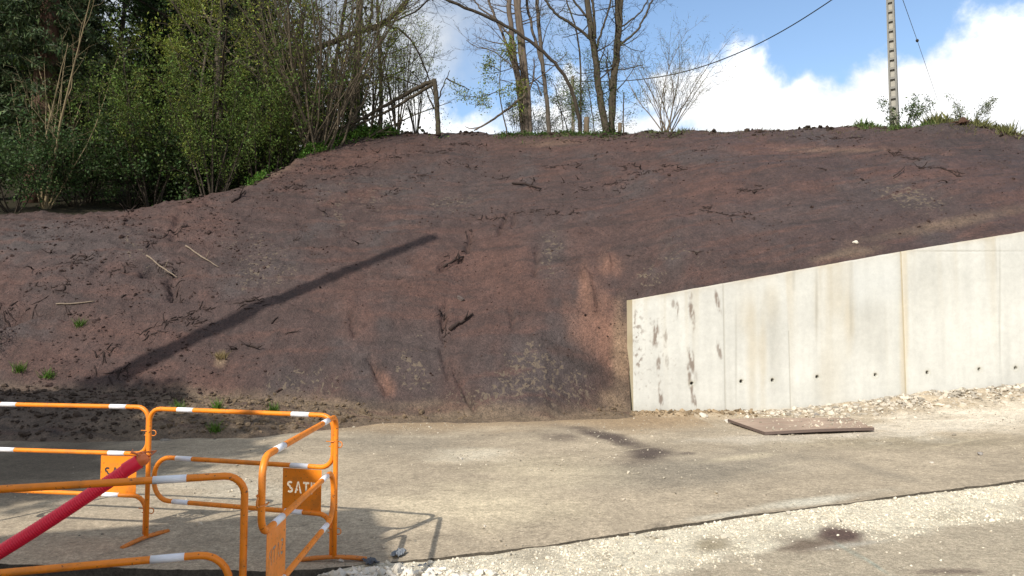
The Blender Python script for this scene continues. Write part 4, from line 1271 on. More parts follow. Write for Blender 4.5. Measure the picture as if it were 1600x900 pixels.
def tree(label, cat, mb_t, mb_b, mb_c, name='tree', branches='branches', crown='crown'):
    root = empty(name, (0, 0, 0)); tag(root, label, cat)
    if mb_t: mb_t.build('trunk', M_BARK, root)
    if mb_b: mb_b.build(branches, M_BARK, root)
    if mb_c: mb_c.build(crown, M_LEAF, root)
    return root


def conifer(seed, h, label):
    rg = np.random.default_rng(seed); root = empty('conifer', (0, 0, 0)); tag(root, label, 'tree')
    t = np.linspace(0, 1, 12); P = np.stack([0.15 * np.sin(t * 3), 0.1 * np.cos(t * 2) - .1, h * t], 1)
    mt = MB(); mt.cur = (0.105, 0.062, 0.044); mt.tube(P, 0.36 * (1 - t) + 0.03, 10); mt.build('trunk', M_BARK, root)
    mbb = MB(); mbb.cur = BKD; pts = []
    z = 2.2
    while z < h * 0.97:
        f = z / h; m = 6
        for j in range(m):
            a = rg.uniform(0, 6.28); L = (0.5 + 1.7 * (1 - f) ** 0.8) * rg.uniform(.7, 1.15)
            P = []
            for q in np.linspace(0, 1, 7): P.append((math.cos(a) * L * q, math.sin(a) * L * q, z + 0.15 * L * q - 0.42 * L * q ** 2))
            P = np.array(P); P[1:, :2] += rg.normal(size=(6, 2)) * 0.06
            mbb.tube(P, np.linspace(0.035, 0.008, 7) * (1.3 - f), 4, cap=False)
            for q in np.linspace(0.18, 1, 13):
                b = np.array([np.interp(q, np.linspace(0, 1, 7), P[:, i]) for i in range(3)])
                wd = 0.55 * (1.1 - q) * (0.4 + L / 4)
                for side in (-1, 1):
                    e = b + np.array((-math.sin(a) * side * wd + math.cos(a) * wd * .5, math.cos(a) * side * wd + math.sin(a) * wd * .5, -0.22 * wd - 0.05))
                    for w_ in np.linspace(0.1, 1, 5): pts.append(b + (e - b) * w_)
        z += rg.uniform(0.32, 0.55)
    mbb.build('branches', M_BARK, root)
    mc = MB(); P = cloud(pts, 2, 0.055, rg)
    cl = np.where(rg.random((len(P), 1)) < 0.25, (0.075, 0.100, 0.036), (0.042, 0.066, 0.026))
    mc.leaves(P, 0.17, rg, cl, 0.3, droop=0.7, slim=0.22, up=0.5); mc.build('crown', M_NEEDLE, root)
    return root


def deciduous(seed, h, r, label, leafcol, per, size, lean=(0, 0), bark=BK, ivy=0.0, dense=1.0, spread=0.09, name='tree', upw=0.05, start=0.3, blen=0.36):
    rg = np.random.default_rng(seed)
    mt = MB(); mt.cur = bark; mbb = MB(); mbb.cur = bark; tips = []
    n = 10; d = np.array((lean[0], lean[1], 1.0)); d /= np.linalg.norm(d)
    P = [np.zeros(3)]
    for i in range(n): d = d + rg.normal(size=3) * 0.05; d /= np.linalg.norm(d); P.append(P[-1] + d * h / n)
    P = np.array(P); t = np.linspace(0, 1, n + 1); rad = r * (1 - 0.85 * t) + 0.012
    mt.tube(P, rad * (1 + 0.35 * np.exp(-t * 18)), 9)
    sp = [dict(n=1), dict(n=1, seg=6, wob=0.11, up=upw, k=5), dict(n=(4, 7), seg=4, wob=0.16, up=0.03, len=0.48, ang=45, rad=0.5, k=4), dict(n=(2, 5), seg=3, wob=0.2, len=0.45, ang=45, rad=0.5, k=3, up=0.0)]
    m = int(15 * dense)
    for j in range(m):
        f = start + (0.98 - start) * (j + rg.random()) / m; i = min(int(f * n), n - 1); q = P[i] + (P[i + 1] - P[i]) * (f * n - i)
        a = rg.uniform(0, 6.28); e = R(rg.uniform(15, 55))
        grow(mbb, q, (math.cos(a) * math.cos(e), math.sin(a) * math.cos(e), math.sin(e)), h * blen * (1.15 - 0.75 * f) * rg.uniform(.7, 1.2), rad[i] * 0.45, 1, rg, sp, tips)
    mc = MB()
    if per: mc.leaves(cloud(tips, per, spread, rg), size, rg, leafcol, 0.28)
    if ivy:
        k = int(5200 * ivy); f = rg.random(k) ** 0.8 * 0.8
        q = np.stack([np.interp(f, t, P[:, i]) for i in range(3)], 1); a = rg.uniform(0, 6.28, k)
        rr_ = np.interp(f, t, rad) + np.abs(rg.normal(size=k)) * 0.42 * (1 - 0.4 * f)
        q += np.stack([np.cos(a) * rr_, np.sin(a) * rr_, rg.normal(size=k) * 0.1], 1)
        mc.leaves(q, 0.14, rg, (0.020, 0.040, 0.014), 0.35, slim=0.8)
    return tree(label, 'tree', mt, mbb, mc if mc.V else None, name)


def multistem(seed, h, ns, label, leafcol, per, size, spread=0.55, bark=BK, name='shrub', cat='shrub', fan=None, twigs=9, lspread=0.07, base=0.16, wob=0.06, thick=0.0065, keep=1.0):
    rg = np.random.default_rng(seed); mt = MB(); mt.cur = bark; mbb = MB(); mbb.cur = bark; tips = []
    sp = [dict(n=1, seg=7, wob=wob, up=0.02, k=5, tip=0.2), dict(n=twigs, seg=4, wob=0.12, up=0.03, len=0.30, ang=32, rad=0.42, k=3, **{'from': 0.25}), dict(n=(2, 5), seg=3, wob=0.16, len=0.5, ang=36, rad=0.5, k=3)]
    for j in range(ns):
        a = rg.uniform(0, 6.28); t_ = spread * math.sqrt(rg.random())
        d = np.array((math.cos(a) * t_, math.sin(a) * t_, 1.0))
        if fan is not None: d[0] = lerp(fan[0], fan[1], (j + rg.random()) / ns); d[1] *= 0.5
        grow(mt if False else mbb, np.array((math.cos(a), math.sin(a), 0)) * base * rg.random(), d, h * rg.uniform(.65, 1.1), h * thick * rg.uniform(.5, 1.4), 0, rg, sp, tips)
    mc = MB()
    if keep < 1: tips = [q for q in tips if rg.random() < keep]
    if per: mc.leaves(cloud(tips, per, lspread, rg), size, rg, leafcol, 0.28)
    root = empty(name, (0, 0, 0)); tag(root, label, cat)
    mbb.build('stems', M_BARK, root)
    if per: mc.build('leaves', M_LEAF, root)
    return root


def bush(seed, h, wd, label, col, n, size):
    rg = np.random.default_rng(seed); mbb = MB(); mbb.cur = BKD; tips = []
    sp = [dict(n=1, seg=4, wob=0.15, up=0.03, k=4), dict(n=6, seg=3, wob=0.2, len=0.5, ang=45, rad=.5, k=3), dict(n=3, seg=2, wob=0.2, len=.5, ang=45, rad=.5, k=3)]
    for j in range(9):
        a = rg.uniform(0, 6.28); t_ = rg.uniform(.1, 1.0) * wd / h
        grow(mbb, (0, 0, -0.1), (math.cos(a) * t_, math.sin(a) * t_, 1), h * rg.uniform(.6, 1.05), 0.025, 0, rg, sp, tips)
    T = np.array(tips); mc = MB(); P = T[rg.integers(0, len(T), n)] + rg.normal(size=(n, 3)) * 0.13
    mc.leaves(P, size, rg, col, 0.35, slim=0.6)
    root = empty('bush', (0, 0, 0)); tag(root, label, 'bush'); mbb.build('stems', M_BARK, root); mc.build('leaves', M_LEAF, root)
    return root


def place(o, px, dep, rz=0.0, sc=1.0, dz=-0.15):
    x_ = (px - 800) / F * dep
    o.location = (x_, dep, float(hill(np.array(x_), np.array(dep))) + dz); o.rotation_euler = (0, 0, rz); o.scale = (sc, sc, sc)
    return o


def again(src, px, dep, label, rz, sc):
    o = copy_tree(src); o['label'] = label; return place(o, px, dep, rz, sc)


WG = 'trees of the wood on the left'
# --- conifers at the left edge
a = place(conifer(1, 18, 'dark conifer with a reddish trunk filling the left edge of the view'), 50, 20.5, 0.3)
b = again(a, 104, 26, 'dark conifer with the stoutest reddish trunk, beside the gap of sky', 2.1, 0.85)
c_ = again(a, -40, 21, 'dark conifer half cut off by the left edge of the view', 4.0, 0.95)
d_ = again(a, 74, 28, 'slim dark conifer behind the two reddish trunks at left', 5.2, 1.1)
# --- ivy clad and leafy trees
t1 = place(deciduous(21, 15, 0.26, 'ivy covered tree, darkest in the middle of the wood', LD, 4, 0.11, ivy=1.8, dense=1.3, bark=BKD, blen=0.20), 268, 24, 0)
t2 = again(t1, 322, 26, 'ivy covered tree behind the yellow green hazel leaves', 2.0, 1.12)
t3 = again(t1, 240, 30, 'ivy hung tree bordering the gap of sky on its right', 4.1, 1.0)
t4 = place(deciduous(22, 13, 0.15, 'young tree with fresh yellow green leaves in the middle of the wood', LG, 4, 0.085, dense=1.4, spread=0.12, start=0.12, blen=0.27), 350, 21.5, 0)
t5 = again(t4, 415, 23.5, 'young tree of pale spring leaves left of the fan of stems', 1.9, 1.0)
t6 = again(t4, 170, 22.5, 'low leafy tree spreading yellow green sprays under the gap of sky', 3.3, 0.42)
t7 = again(t4, 290, 20.6, 'bright green sapling standing at the rim of the wood', 5.0, 0.55)
t8 = place(deciduous(23, 15, 0.12, 'bare tree with fine grey twigs against the gap of white sky', LM, 0, 0.1, dense=1.6, bark=BKD), 175, 27, 0)
t9 = again(t8, 440, 29, 'bare twiggy tree behind the left side of the stem fan', 1.2, 1.0)
t10 = again(t8, 590, 30, 'bare twiggy tree behind the fallen trunk', 2.7, 0.85)
t11 = place(deciduous(24, 14, 0.17, 'straight pale trunk rising through the thicket right of the stem fan', LM, 1, 0.08, dense=0.7, bark=BKP, ivy=0.12, start=0.5), 541, 24.5, 0)
t12 = again(t8, 500, 27, 'bare twiggy tree directly behind the stem fan', 4.4, 0.95)
# --- multi stemmed shrubs
s1 = place(multistem(31, 7.2, 42, 'great fan of slender stems with tiny green leaves at the corner of the bank', LG, 1, 0.06, fan=(-0.62, 0.66), twigs=12, bark=(0.100, 0.080, 0.055), base=0.5, wob=0.12, thick=0.0056, keep=0.4), 490, crest_dep(490) + .3, 0)
s2 = place(multistem(32, 5.5, 12, 'clump of pale bare shoots at the left end of the wood', LM, 0, 0.06, spread=0.5, bark=(0.21, 0.165, 0.095), twigs=4), 62, 18.8, 0)
s3 = place(multistem(33, 5.0, 13, 'leafy hazel clump deep in shade below the ivy tree', LM, 3, 0.085, bark=BKD), 235, 20.5, 0)
s4 = again(s3, 330, 20.2, 'leafy hazel clump on the rim right of the wood centre', 1.4, 0.9)
s5 = again(s3, 405, 21.6, 'leafy hazel clump with a few pale crossing stems', 2.8, 1.0)
s6 = again(s3, 130, 20.6, 'leafy hazel clump beside the pale bare shoots', 4.0, 0.85)
s7 = place(multistem(34, 4.6, 10, 'upright thin saplings with small fresh leaves behind the nettles', LG, 2, 0.065, spread=0.25, twigs=8), 575, 23.5, 0)
s8 = again(s7, 618, 24.0, 'upright thin saplings just left of the snapped trunk', 2.2, 0.95)
s9 = again(s7, 648, 25.2, 'thin leafy sapling group against white cloud beside the snapped trunk', 3.9, 0.8)
s10 = again(s3, 520, 24.5, 'leafy hazel clump behind the pale straight trunk', 5.1, 1.0)
s11 = again(s3, 440, 22.5, 'leafy hazel clump filling the left flank of the stem fan', 0.5, 0.95)
u1 = place(bush(41, 2.6, 2.0, 'dark evergreen bush on the slope at the left edge above the bank', (0.048, 0.080, 0.024), 8000, 0.075), 14, 18.0, 0)
u2 = again(u1, 110, 19.6, 'dark evergreen bush behind the pale bare shoots', 1.0, 0.9)
u3 = again(u1, 200, 20.6, 'dark evergreen bush in the deep shade left of centre of the wood', 2.3, 1.1)
u4 = again(u1, 275, 21.6, 'dark evergreen bush below the ivy trees', 3.7, 1.15)
u5 = again(u1, 370, 22.5, 'dark evergreen bush behind the bright sapling', 5.0, 1.2)
u6 = again(u1, 450, 24.0, 'dark evergreen bush behind the foot of the stem fan', 0.4, 1.1)
# low bush at the left edge of the bank
u7 = copy_tree(u1); u7['label'] = 'green bush poking in low at the left edge, at the bottom of the bank'
q = bank_hit(-60, 560); u7.location = (q[0] - 0.3, q[1], q[2] - 0.1); u7.scale = (0.42, 0.42, 0.42); u7.rotation_euler = (0, 0, 2)

# --- far wood behind, one dense mass
rg = np.random.default_rng(55); mb = MB(); mbt = MB()
mb.cur = BKD
pts = []; cols = []
for k in range(150):
    dep = rg.uniform(29, 46); pxx = rg.uniform(-260, 560)
    gap = 100 < pxx < 225
    x_ = (pxx - 800) / F * dep; z0 = float(hill(np.array(x_), np.array(dep)))
    h_ = rg.uniform(5, 7) if gap else rg.uniform(9, 17) if pxx < 420 else rg.uniform(6, 11)
    mb.tube([(x_, dep, z0 - .2), (x_ + rg.normal() * .3, dep, z0 + h_ * .5), (x_ + rg.normal() * .7, dep, z0 + h_)], [0.14, 0.09, 0.02], 5, cap=False)
    nL = int(1700 if pxx < 430 else 450)
    q = rg.normal(size=(nL, 3)) * np.array((1.25, 1.25, h_ * 0.24)) + np.array((x_, dep, z0 + h_ * 0.52))
    q[:, 2] = np.maximum(q[:, 2], z0)
    pts.append(q); base_ = np.array(((0.050, 0.080, 0.024), (0.036, 0.056, 0.020), (0.085, 0.110, 0.030), (0.070, 0.064, 0.034))[rg.integers(0, 4)])
    cols.append(np.tile(base_, (nL, 1)))
mb.leaves(np.concatenate(pts), 0.20, rg, np.concatenate(cols), 0.35, slim=0.6)
o = mb.build('woodland', M_LEAF); tag(o, 'dense shaded wood receding behind the nearer trees at left', kind='stuff')


# ------------------------------------------------------------------ trees along the crest, drawn from the picture at their own distance
def limb(mb, pts, dep, w0, w1, k=7, base=None, ext=None, wob=0.0, rg=None):
    P = np.array([at(a, b, dep) for a, b in pts])
    if ext:
        d = P[-1] - P[-2]; d /= np.linalg.norm(d)
        for q in range(1, 5): P = np.concatenate([P, (P[-1] + (d * 0.6 + np.array((0, 0, .4))) * ext / 4)[None]])
    t = np.linspace(0, 1, len(P)); n_ = 4 * len(P)
    tt_ = np.linspace(0, 1, n_)
    Q = np.stack([np.interp(tt_, t, P[:, i]) for i in range(3)], 1)
    # soften the corners
    for _ in range(3): Q[1:-1] = (Q[:-2] + 2 * Q[1:-1] + Q[2:]) / 4
    if rg is not None: Q[1:] += rg.normal(size=Q[1:].shape) * wob
    wid = np.linspace(w0, w1, n_) / 2 * dep / F
    o_ = base if base is not None else np.zeros(3)
    mb.tube(Q - o_, wid, k)
    return Q - o_, wid


def crest_tree(name, label, cat, basepx, dep, stems, twig, rg, bark, leafcol=None, per=0, size=0.06, ivy=0, ext=4.0, sub=None, tw_len=1.6, tw_from=0.25, lspread=0.08, updir=0.25):
    b0 = at(basepx[0], basepx[1], dep); b0[2] = float(hill(np.array(b0[0]), np.array(dep))) - 0.08
    root = empty(name, tuple(b0)); tag(root, label, cat)
    mt = MB(); mt.cur = bark; mbb = MB(); mbb.cur = bark; tips = []; ivp = []
    sp = [dict(n=1, seg=6, wob=0.12, up=0.05, k=4), dict(n=(3, 6), seg=4, wob=0.16, up=0.03, len=0.5, ang=42, rad=.5, k=3), dict(n=(2, 4), seg=3, wob=0.18, len=.5, ang=40, rad=.55, k=3)]
    for pts, w0, w1, main in stems:
        pts = list(pts)
        if main: pts = [(pts[0][0], pts[0][1] + 8)] + pts
        Q, wd = limb(mt if main else mbb, pts, dep, w0, w1, 8 if main else 5, b0, ext if main else (1.0 if pts[-1][1] <= 2 else None), 0.012, rg)
        m = max(1, int(twig * (1.7 if main else 1.0)))
        L = np.linalg.norm(Q[-1] - Q[0])
        for j in range(m):
            f = tw_from + (1 - tw_from) * (j + rg.random()) / m; i = min(int(f * (len(Q) - 1)), len(Q) - 2)
            a_ = rg.uniform(0, 6.28); dd = np.array((math.cos(a_), math.sin(a_), updir + rg.normal() * .3))
            grow(mbb, Q[i], dd, tw_len * rg.uniform(.5, 1.3) * (1.2 - .6 * f), max(0.006, wd[i] * .30), 0, rg, sp, tips)
        if ivy and main:
            k = int(ivy); f = rg.random(k) ** 1.6 * 0.55; ii = (f * (len(Q) - 1)).astype(int); a_ = rg.uniform(0, 6.28, k)
            rr_ = wd[ii] * 1.05 + np.abs(rg.normal(size=k)) * 0.035
            ivp.append(Q[ii] + np.stack([np.cos(a_) * rr_, np.sin(a_) * rr_, rg.normal(size=k) * .1], 1))
    mt.build('trunk', M_BARK, root)
    if mbb.V: mbb.build('branches', M_BARK, root)
    mc = MB()
    if per and tips: mc.leaves(cloud(tips, per, lspread, rg), size, rg, leafcol, .25)
    if ivp: mc.leaves(np.concatenate(ivp), 0.06, rg, (0.05, 0.075, 0.018), .3, slim=.8)
    if mc.V: mc.build('crown', M_LEAF, root)
    return root


rg = np.random.default_rng(77)
D1 = max(crest_dep(820), crest_dep(950)) + 0.5
crest_tree('tree', 'clump of close bare trunks on the crest with a broken branch leaning on it', 'tree', (822, 205), D1,
           [([(818, 204), (813, 150), (805, 95), (800, 60), (794, 0)], 9, 7, 1), ([(823, 204), (819, 140), (812, 60), (806, 0)], 9, 7, 1), ([(828, 204), (826, 150), (819, 80), (812, 20), (810, 0)], 8, 6, 1),
            ([(812, 140), (800, 95), (785, 50), (772, 25), (763, 0)], 5, 3, 0), ([(806, 110), (790, 95), (770, 78), (745, 74), (728, 63)], 2.5, 1, 0), ([(800, 60), (775, 30), (748, 12), (740, 0)], 3, 2, 0), ([(826, 150), (836, 110), (834, 92)], 3, 1.5, 0)], 9, rg, (0.125, 0.098, 0.075), ext=4)
crest_tree('tree', 'slim bare trunk forking low, just right of the close clump', 'tree', (857, 205), D1 + .6,
           [([(858, 204), (853, 150), (848, 100), (842, 50), (839, 0)], 7.5, 5, 1), ([(848, 105), (838, 70), (830, 40), (822, 0)], 5, 4, 0), ([(846, 150), (838, 128), (828, 122)], 3, 1, 0)], 9, rg, (0.115, 0.095, 0.075), ext=4)
crest_tree('tree', 'trunk that arches far over to the left across the sky', 'tree', (907, 204), D1 - .4,
           [([(907, 203), (902, 170), (893, 140), (878, 112), (855, 86), (825, 62), (785, 36), (740, 17), (690, -3)], 6.5, 4, 1)], 4, rg, BKD, ext=1.5, tw_len=0.9, tw_from=0.5)
crest_tree('tree', 'thickest ivy-footed trunk on the crest with a long limb to the left', 'tree', (946, 204), D1 + .2,
           [([(947, 203), (940, 165), (934, 130), (929, 80), (922, 40), (917, -5)], 12, 7.5, 1), ([(925, 64), (905, 45), (885, 32), (866, 20), (852, 0)], 5, 3, 0), ([(920, 30), (905, 12), (893, -3)], 4, 2.5, 0), ([(930, 85), (936, 60), (948, 25), (955, 0)], 4, 2, 0), ([(930, 60), (928, 20), (924, -5)], 5, 3, 0)], 9, rg, BKG, ivy=350, ext=5)
crest_tree('tree', 'ivy-footed twin trunk dividing upward, right of the thickest trunk', 'tree', (956, 204), D1 + .5,
           [([(955, 203), (955, 150), (960, 100), (965, 50), (964, 0)], 9, 6, 1), ([(957, 203), (959, 140), (966, 80), (969, 40), (971, -5)], 8, 6, 1), ([(967, 70), (985, 58), (998, 45), (1010, 22), (1021, -2)], 4, 2, 0), ([(966, 45), (980, 36), (1000, 22), (1012, 0)], 3, 1.5, 0), ([(960, 110), (975, 108), (992, 105), (1005, 100)], 2.5, 1, 0), ([(953, 140), (948, 100), (950, 75)], 3, 1.5, 0)], 11, rg, BKG, ivy=260, ext=5)
crest_tree('sapling', 'thin straight sapling rising between the arched trunk and the thickest trunk', 'tree', (909, 204), D1 + 1.2,
           [([(908, 203), (908, 150), (907, 90), (902, 50), (890, 15), (884, -3)], 3.2, 2, 1)], 14, rg, BK, LM, 1, .055, ext=1.5, tw_len=1.4, tw_from=0.15)
crest_tree('sapling', 'leafy sapling with flat yellow green sprays left of the close clump', 'tree', (788, 205), D1 - .6,
           [([(792, 204), (785, 175), (780, 140), (782, 100), (784, 75)], 2.6, 1.2, 1), ([(781, 140), (765, 148), (745, 152), (722, 150), (712, 147)], 1.6, .8, 0), ([(781, 125), (795, 128), (805, 132)], 1.5, .8, 0), ([(782, 110), (765, 102), (750, 98)], 1.5, .8, 0), ([(783, 90), (795, 80), (802, 72)], 1.2, .8, 0), ([(766, 148), (745, 162), (742, 168)], 1.2, .8, 0)], 3, rg, BKG, LG, 1, .085, ext=None, tw_len=0.55, tw_from=0.3, lspread=.13)
crest_tree('sapling', 'pale leafed twiggy sapling behind the short stump', 'tree', (928, 204), D1 + 1.6,
           [([(928, 204), (924, 170), (920, 140), (915, 110)], 2.2, 1, 1), ([(880, 204), (878, 180), (872, 155), (865, 130)], 2, 1, 0)], 12, rg, BK, LM, 2, .06, ext=None, tw_len=1.5, tw_from=0.1, lspread=.1)
crest_tree('sapling', 'thin bare sapling right of the twin trunk', 'tree', (974, 204), D1 + .3,
           [([(974, 204), (974, 170), (975, 145)], 3, 1.5, 1)], 5, rg, BK, LM, 1, .055, ext=None, tw_len=1.3, tw_from=0.4)
crest_tree('sapling', 'thin twiggy sapling with tiny leaves left of the twin trunk', 'tree', (893, 204), D1 + 2.0,
           [([(887, 204), (880, 180), (868, 160), (860, 150)], 2.2, 1, 1)], 12, rg, BK, LM, 2, .055, ext=None, tw_len=1.3, tw_from=0.1, lspread=.1)
s12 = multistem(91, 3.9, 20, 'bare many-stemmed shrub standing alone on the crest left of the pole', LM, 1, 0.035, bark=(0.155, 0.125, 0.09), fan=(-0.58, 0.80), twigs=12, base=0.25, wob=0.10, thick=0.0055); place(s12, 1046, crest_dep(1046) + .5, 0, 0.85)
s13 = multistem(92, 1.5, 10, 'small twiggy bush at the feet of the close clump', (0.07, 0.09, 0.03), 1, 0.05, spread=.8); place(s13, 808, D1 + .2)
s14 = again(s13, 845, D1 + .8, 'small twiggy bush between the close clump and the forking trunk', 2.0, 0.85)
# snapped trunk with its fallen top
bt = at(684, 206, 23.0); bt[2] = float(hill(np.array(bt[0]), np.array(23.0))) - 0.1
root = empty('broken_tree', tuple(bt)); tag(root, 'trunk snapped at head height, its top fallen down to the left', 'tree')
mb = MB(); mb.cur = BKG; limb(mb, [(685, 212), (684, 185), (682, 150), (678, 124)], 23.0, 8.5, 7.5, 9, bt, None, .008, rg); mb.build('trunk', M_BARK, root)
for pts, w0, w1 in (([(681, 126), (660, 133), (630, 150), (600, 166), (560, 188), (525, 204)], 8, 4), ([(676, 132), (650, 148), (610, 172), (570, 190), (540, 202)], 6, 3)):
    mb = MB(); mb.cur = BKG; limb(mb, pts, 22.9 + w0 * .02, w0, w1, 8, bt, None, .012, rg); mb.build('fallen_stem', M_BARK, root)
mb = MB(); mb.cur = BKD; tips = []
for pts in ([(683, 160), (694, 130), (703, 110)], [(697, 122), (715, 132), (735, 140)], [(678, 170), (668, 145), (655, 125), (640, 108), (600, 100)], [(664, 140), (640, 128), (610, 118), (580, 112)]):
    Q, _ = limb(mb, pts, 23.05, 2.6, 1.0, 4, bt, None, .01, rg)
    tips += list(Q)
mb.build('branches', M_BARK, root)
mb = MB(); mb.leaves(np.array([(0, 0, .5)]) + rg.normal(size=(160, 3)) * np.array((.28, .2, .38)), .07, rg, LM, .3); mb.build('leaves', M_LEAF, root)
# mossy tree leaning in over the corner
D2 = 24.0
bl = at(405, 240, D2); root = crest_tree('leaning_tree', 'mossy dark tree leaning right over the corner of the bank, twigs drooping', 'tree', (395, 238), D2,
           [([(395, 230), (415, 150), (440, 108), (480, 84), (520, 66), (560, 50), (600, 37), (625, 15), (640, -4)], 12, 5, 1), ([(575, 45), (580, 25), (583, -4)], 5, 3, 0), ([(598, 38), (625, 45), (645, 65), (660, 95), (672, 130), (682, 160)], 4, 2, 0), ([(600, 38), (630, 28), (655, 15), (672, -4)], 3, 2, 0),
            ([(540, 58), (550, 42), (520, 38), (500, 25)], 2.5, 1.2, 0), ([(620, 42), (605, 65), (610, 90)], 2, 1, 0)], 15, rg, BKD, ext=1.0, tw_len=1.7, tw_from=0.4, updir=0.0)
# stumps
for a, w_, h_, lab in ((916, 8.5, 32, 'short sawn stump left of the thickest trunk'), (968, 6.5, 28, 'narrow sawn stump right of the twin trunk')):
    mb = MB(); mb.cur = (0.15, 0.115, 0.08); b0 = at(a, 204, D1 - .2); b0[2] = float(hill(np.array(b0[0]), np.array(b0[1]))) - .05
    r_ = w_ / 2 * D1 / F; hh = h_ * D1 / F
    mb.tube([(0, 0, -.1), (0, 0, .08), (0.01, 0, hh * .5), (0.02, 0, hh), (0.02, 0, hh + .002)], [r_ * 1.25, r_ * 1.08, r_, r_ * .98, r_ * .9], 10)
    tag(mb.build('stump', M_BARK, loc=tuple(b0)), lab, 'stump')
# leaning broken stick
mb = MB(); mb.cur = (0.12, 0.09, 0.065); b0 = at(740, 203, 23.4)
limb(mb, [(741, 204), (750, 199), (770, 187), (795, 170), (821, 148)], 23.5, 2.2, 4.6, 6, b0, None, .01, rg); limb(mb, [(750, 199), (735, 202), (727, 198)], 23.5, 2, 1, 5, b0, None, .01, rg)
tag(mb.build('fallen_branch', M_BARK, loc=tuple(b0)), 'broken branch slanting from the crest up against the close clump', 'branch')


# ------------------------------------------------------------------ green growth along the crest
def greens(name, label, line, n, hgt, size, col, rg, width=0.5, slim=.5, blades=False):
    """plants along a picture line that lies on the crest"""
    L = np.array(line, float); t = np.linspace(0, 1, len(L)); mb = MB()
    f = rg.random(n); a = np.interp(f, t, L[:, 0]); b = np.interp(f, t, L[:, 1])
    xs_ = []
    for q, w_ in line:
        yy = 22.0
        for _ in range(12): yy = float(yc((q - 800) / F * yy))
        xs_.append(((q - 800) / F * yy, yy - 0.05))
    xs_ = np.array(xs_)
    x_ = np.interp(f, t, xs_[:, 0]) + rg.normal(size=n) * .12; y_ = np.interp(f, t, xs_[:, 1]) + (rg.normal(size=n) * 0.6 + 0.35) * width
    dens = fbm(x_ * 1.7, y_ * 1.7, 211, 3); hh = hgt * np.clip(0.55 + dens, .1, 1.4)
    z_ = np.where(y_ < yc(x_) + 1.2, bank_z(x_, y_), hill(x_, y_)) + 0.01
    if blades:
        d = rg.normal(size=(n, 3)) * np.array((.35, .35, 0)) + np.array((0, 0, 1)); d /= np.linalg.norm(d, axis=1)[:, None]
        s = np.cross(d, rg.normal(size=(n, 3))); s /= np.linalg.norm(s, axis=1)[:, None]
        P = np.stack([x_, y_, z_ - .04], 1); ln = (hh * (0.5 + rg.random(n)))[:, None]
        bd = rg.normal(size=(n, 3)) * 0.25 * ln
        V = np.stack([P - s * size, P + s * size, P + d * ln * .6 + s * size * .7 + bd * .3, P + d * ln + bd], 1).reshape(-1, 3)
        Q = (np.arange(n) * 4)[:, None] + np.arange(4)
        c_ = np.asarray(col) * (1 + .3 * rg.normal(size=(n, 1))).clip(.4, 1.8)
        mb.add(V, Q, None, np.repeat(c_, 4, 0))
    else:
        P = np.stack([x_, y_, z_ + hh * rg.random(n)], 1); mb.leaves(P, size, rg, col, .35, slim=slim, up=.8)
    return tag(mb.build(name, M_LEAF), label, kind='stuff')


NET = (0.075, 0.150, 0.022)
greens('nettles', 'fresh green nettles fringing the corner of the bank under the stem fan', [(392, 284), (430, 262), (465, 244), (500, 226), (535, 212), (575, 205), (612, 203)], 19000, 0.38, 0.075, (0.088, 0.170, 0.028), rg, .40)
greens('nettles', 'low green growth at the feet of the crest trees', [(780, 205), (830, 206), (880, 206), (930, 206), (975, 205)], 2000, 0.13, 0.07, (0.06, 0.11, 0.022), rg, .5)
greens('grass', 'grass along the crest below the bare trees', [(775, 205), (900, 206), (1000, 204), (1070, 201)], 4200, 0.13, 0.007, (0.10, 0.125, 0.042), rg, .7, blades=True)
greens('grass', 'short dry grass on the crest between shrub and pole', [(1070, 201), (1200, 199), (1370, 198), (1560, 204)], 5000, 0.10, 0.006, (0.13, 0.115, 0.055), rg, .9, blades=True)
greens('grass', 'lush green grass round the foot of the pole', [(1352, 199), (1400, 197), (1440, 198), (1470, 199)], 2400, 0.17, 0.009, (0.09, 0.135, 0.035), rg, .40, blades=True)
greens('grass', 'dry grass and stalks on the broken end of the crest', [(1470, 197), (1500, 195), (1540, 203), (1600, 207)], 3600, 0.26, 0.009, (0.14, 0.14, 0.05), rg, .5, blades=True)
# tufts on the soil heap
for a, b, lab in ((280, 642, 'grass tuft at the top left of the soil heap'), (340, 640, 'grass tuft at the top middle of the soil heap'), (337, 675, 'grass tuft low on the soil heap'), (430, 646, 'grass tuft at the top right of the soil heap'), (125, 510, 'weed growing on the left face of the bank'), (30, 580, 'weed patch at the left foot of the bank'), (346, 560, 'dry straw tuft on the bank above the soil heap'), (75, 590, 'weed at the shaded foot of the bank')):
    q = bank_hit(a, b); mb = MB(); n = 90
    d = rg.normal(size=(n, 3)) * np.array((.45, .45, 0)) + np.array((0, -.25, .8)); d /= np.linalg.norm(d, axis=1)[:, None]
    s = np.cross(d, rg.normal(size=(n, 3))); s /= np.linalg.norm(s, axis=1)[:, None]
    P = rg.normal(size=(n, 3)) * np.array((.045, .03, 0.02)); ln = 0.17 * (0.4 + rg.random((n, 1)))
    V = np.stack([P - s * .006, P + s * .006, P + d * ln * .6 + s * .005, P + d * ln], 1).reshape(-1, 3)
    cg = np.array((0.25, 0.19, 0.09) if 'straw' in lab else (0.09, 0.17, 0.025)) * (1 + .25 * rg.normal(size=(n, 1))).clip(.4, 1.7)
    mb.add(V, (np.arange(n) * 4)[:, None] + np.arange(4), None, np.repeat(cg, 4, 0))
    tag(mb.build('grass_tuft', M_LEAF, loc=tuple(q)), lab, 'weed' if 'weed' in lab else 'grass')

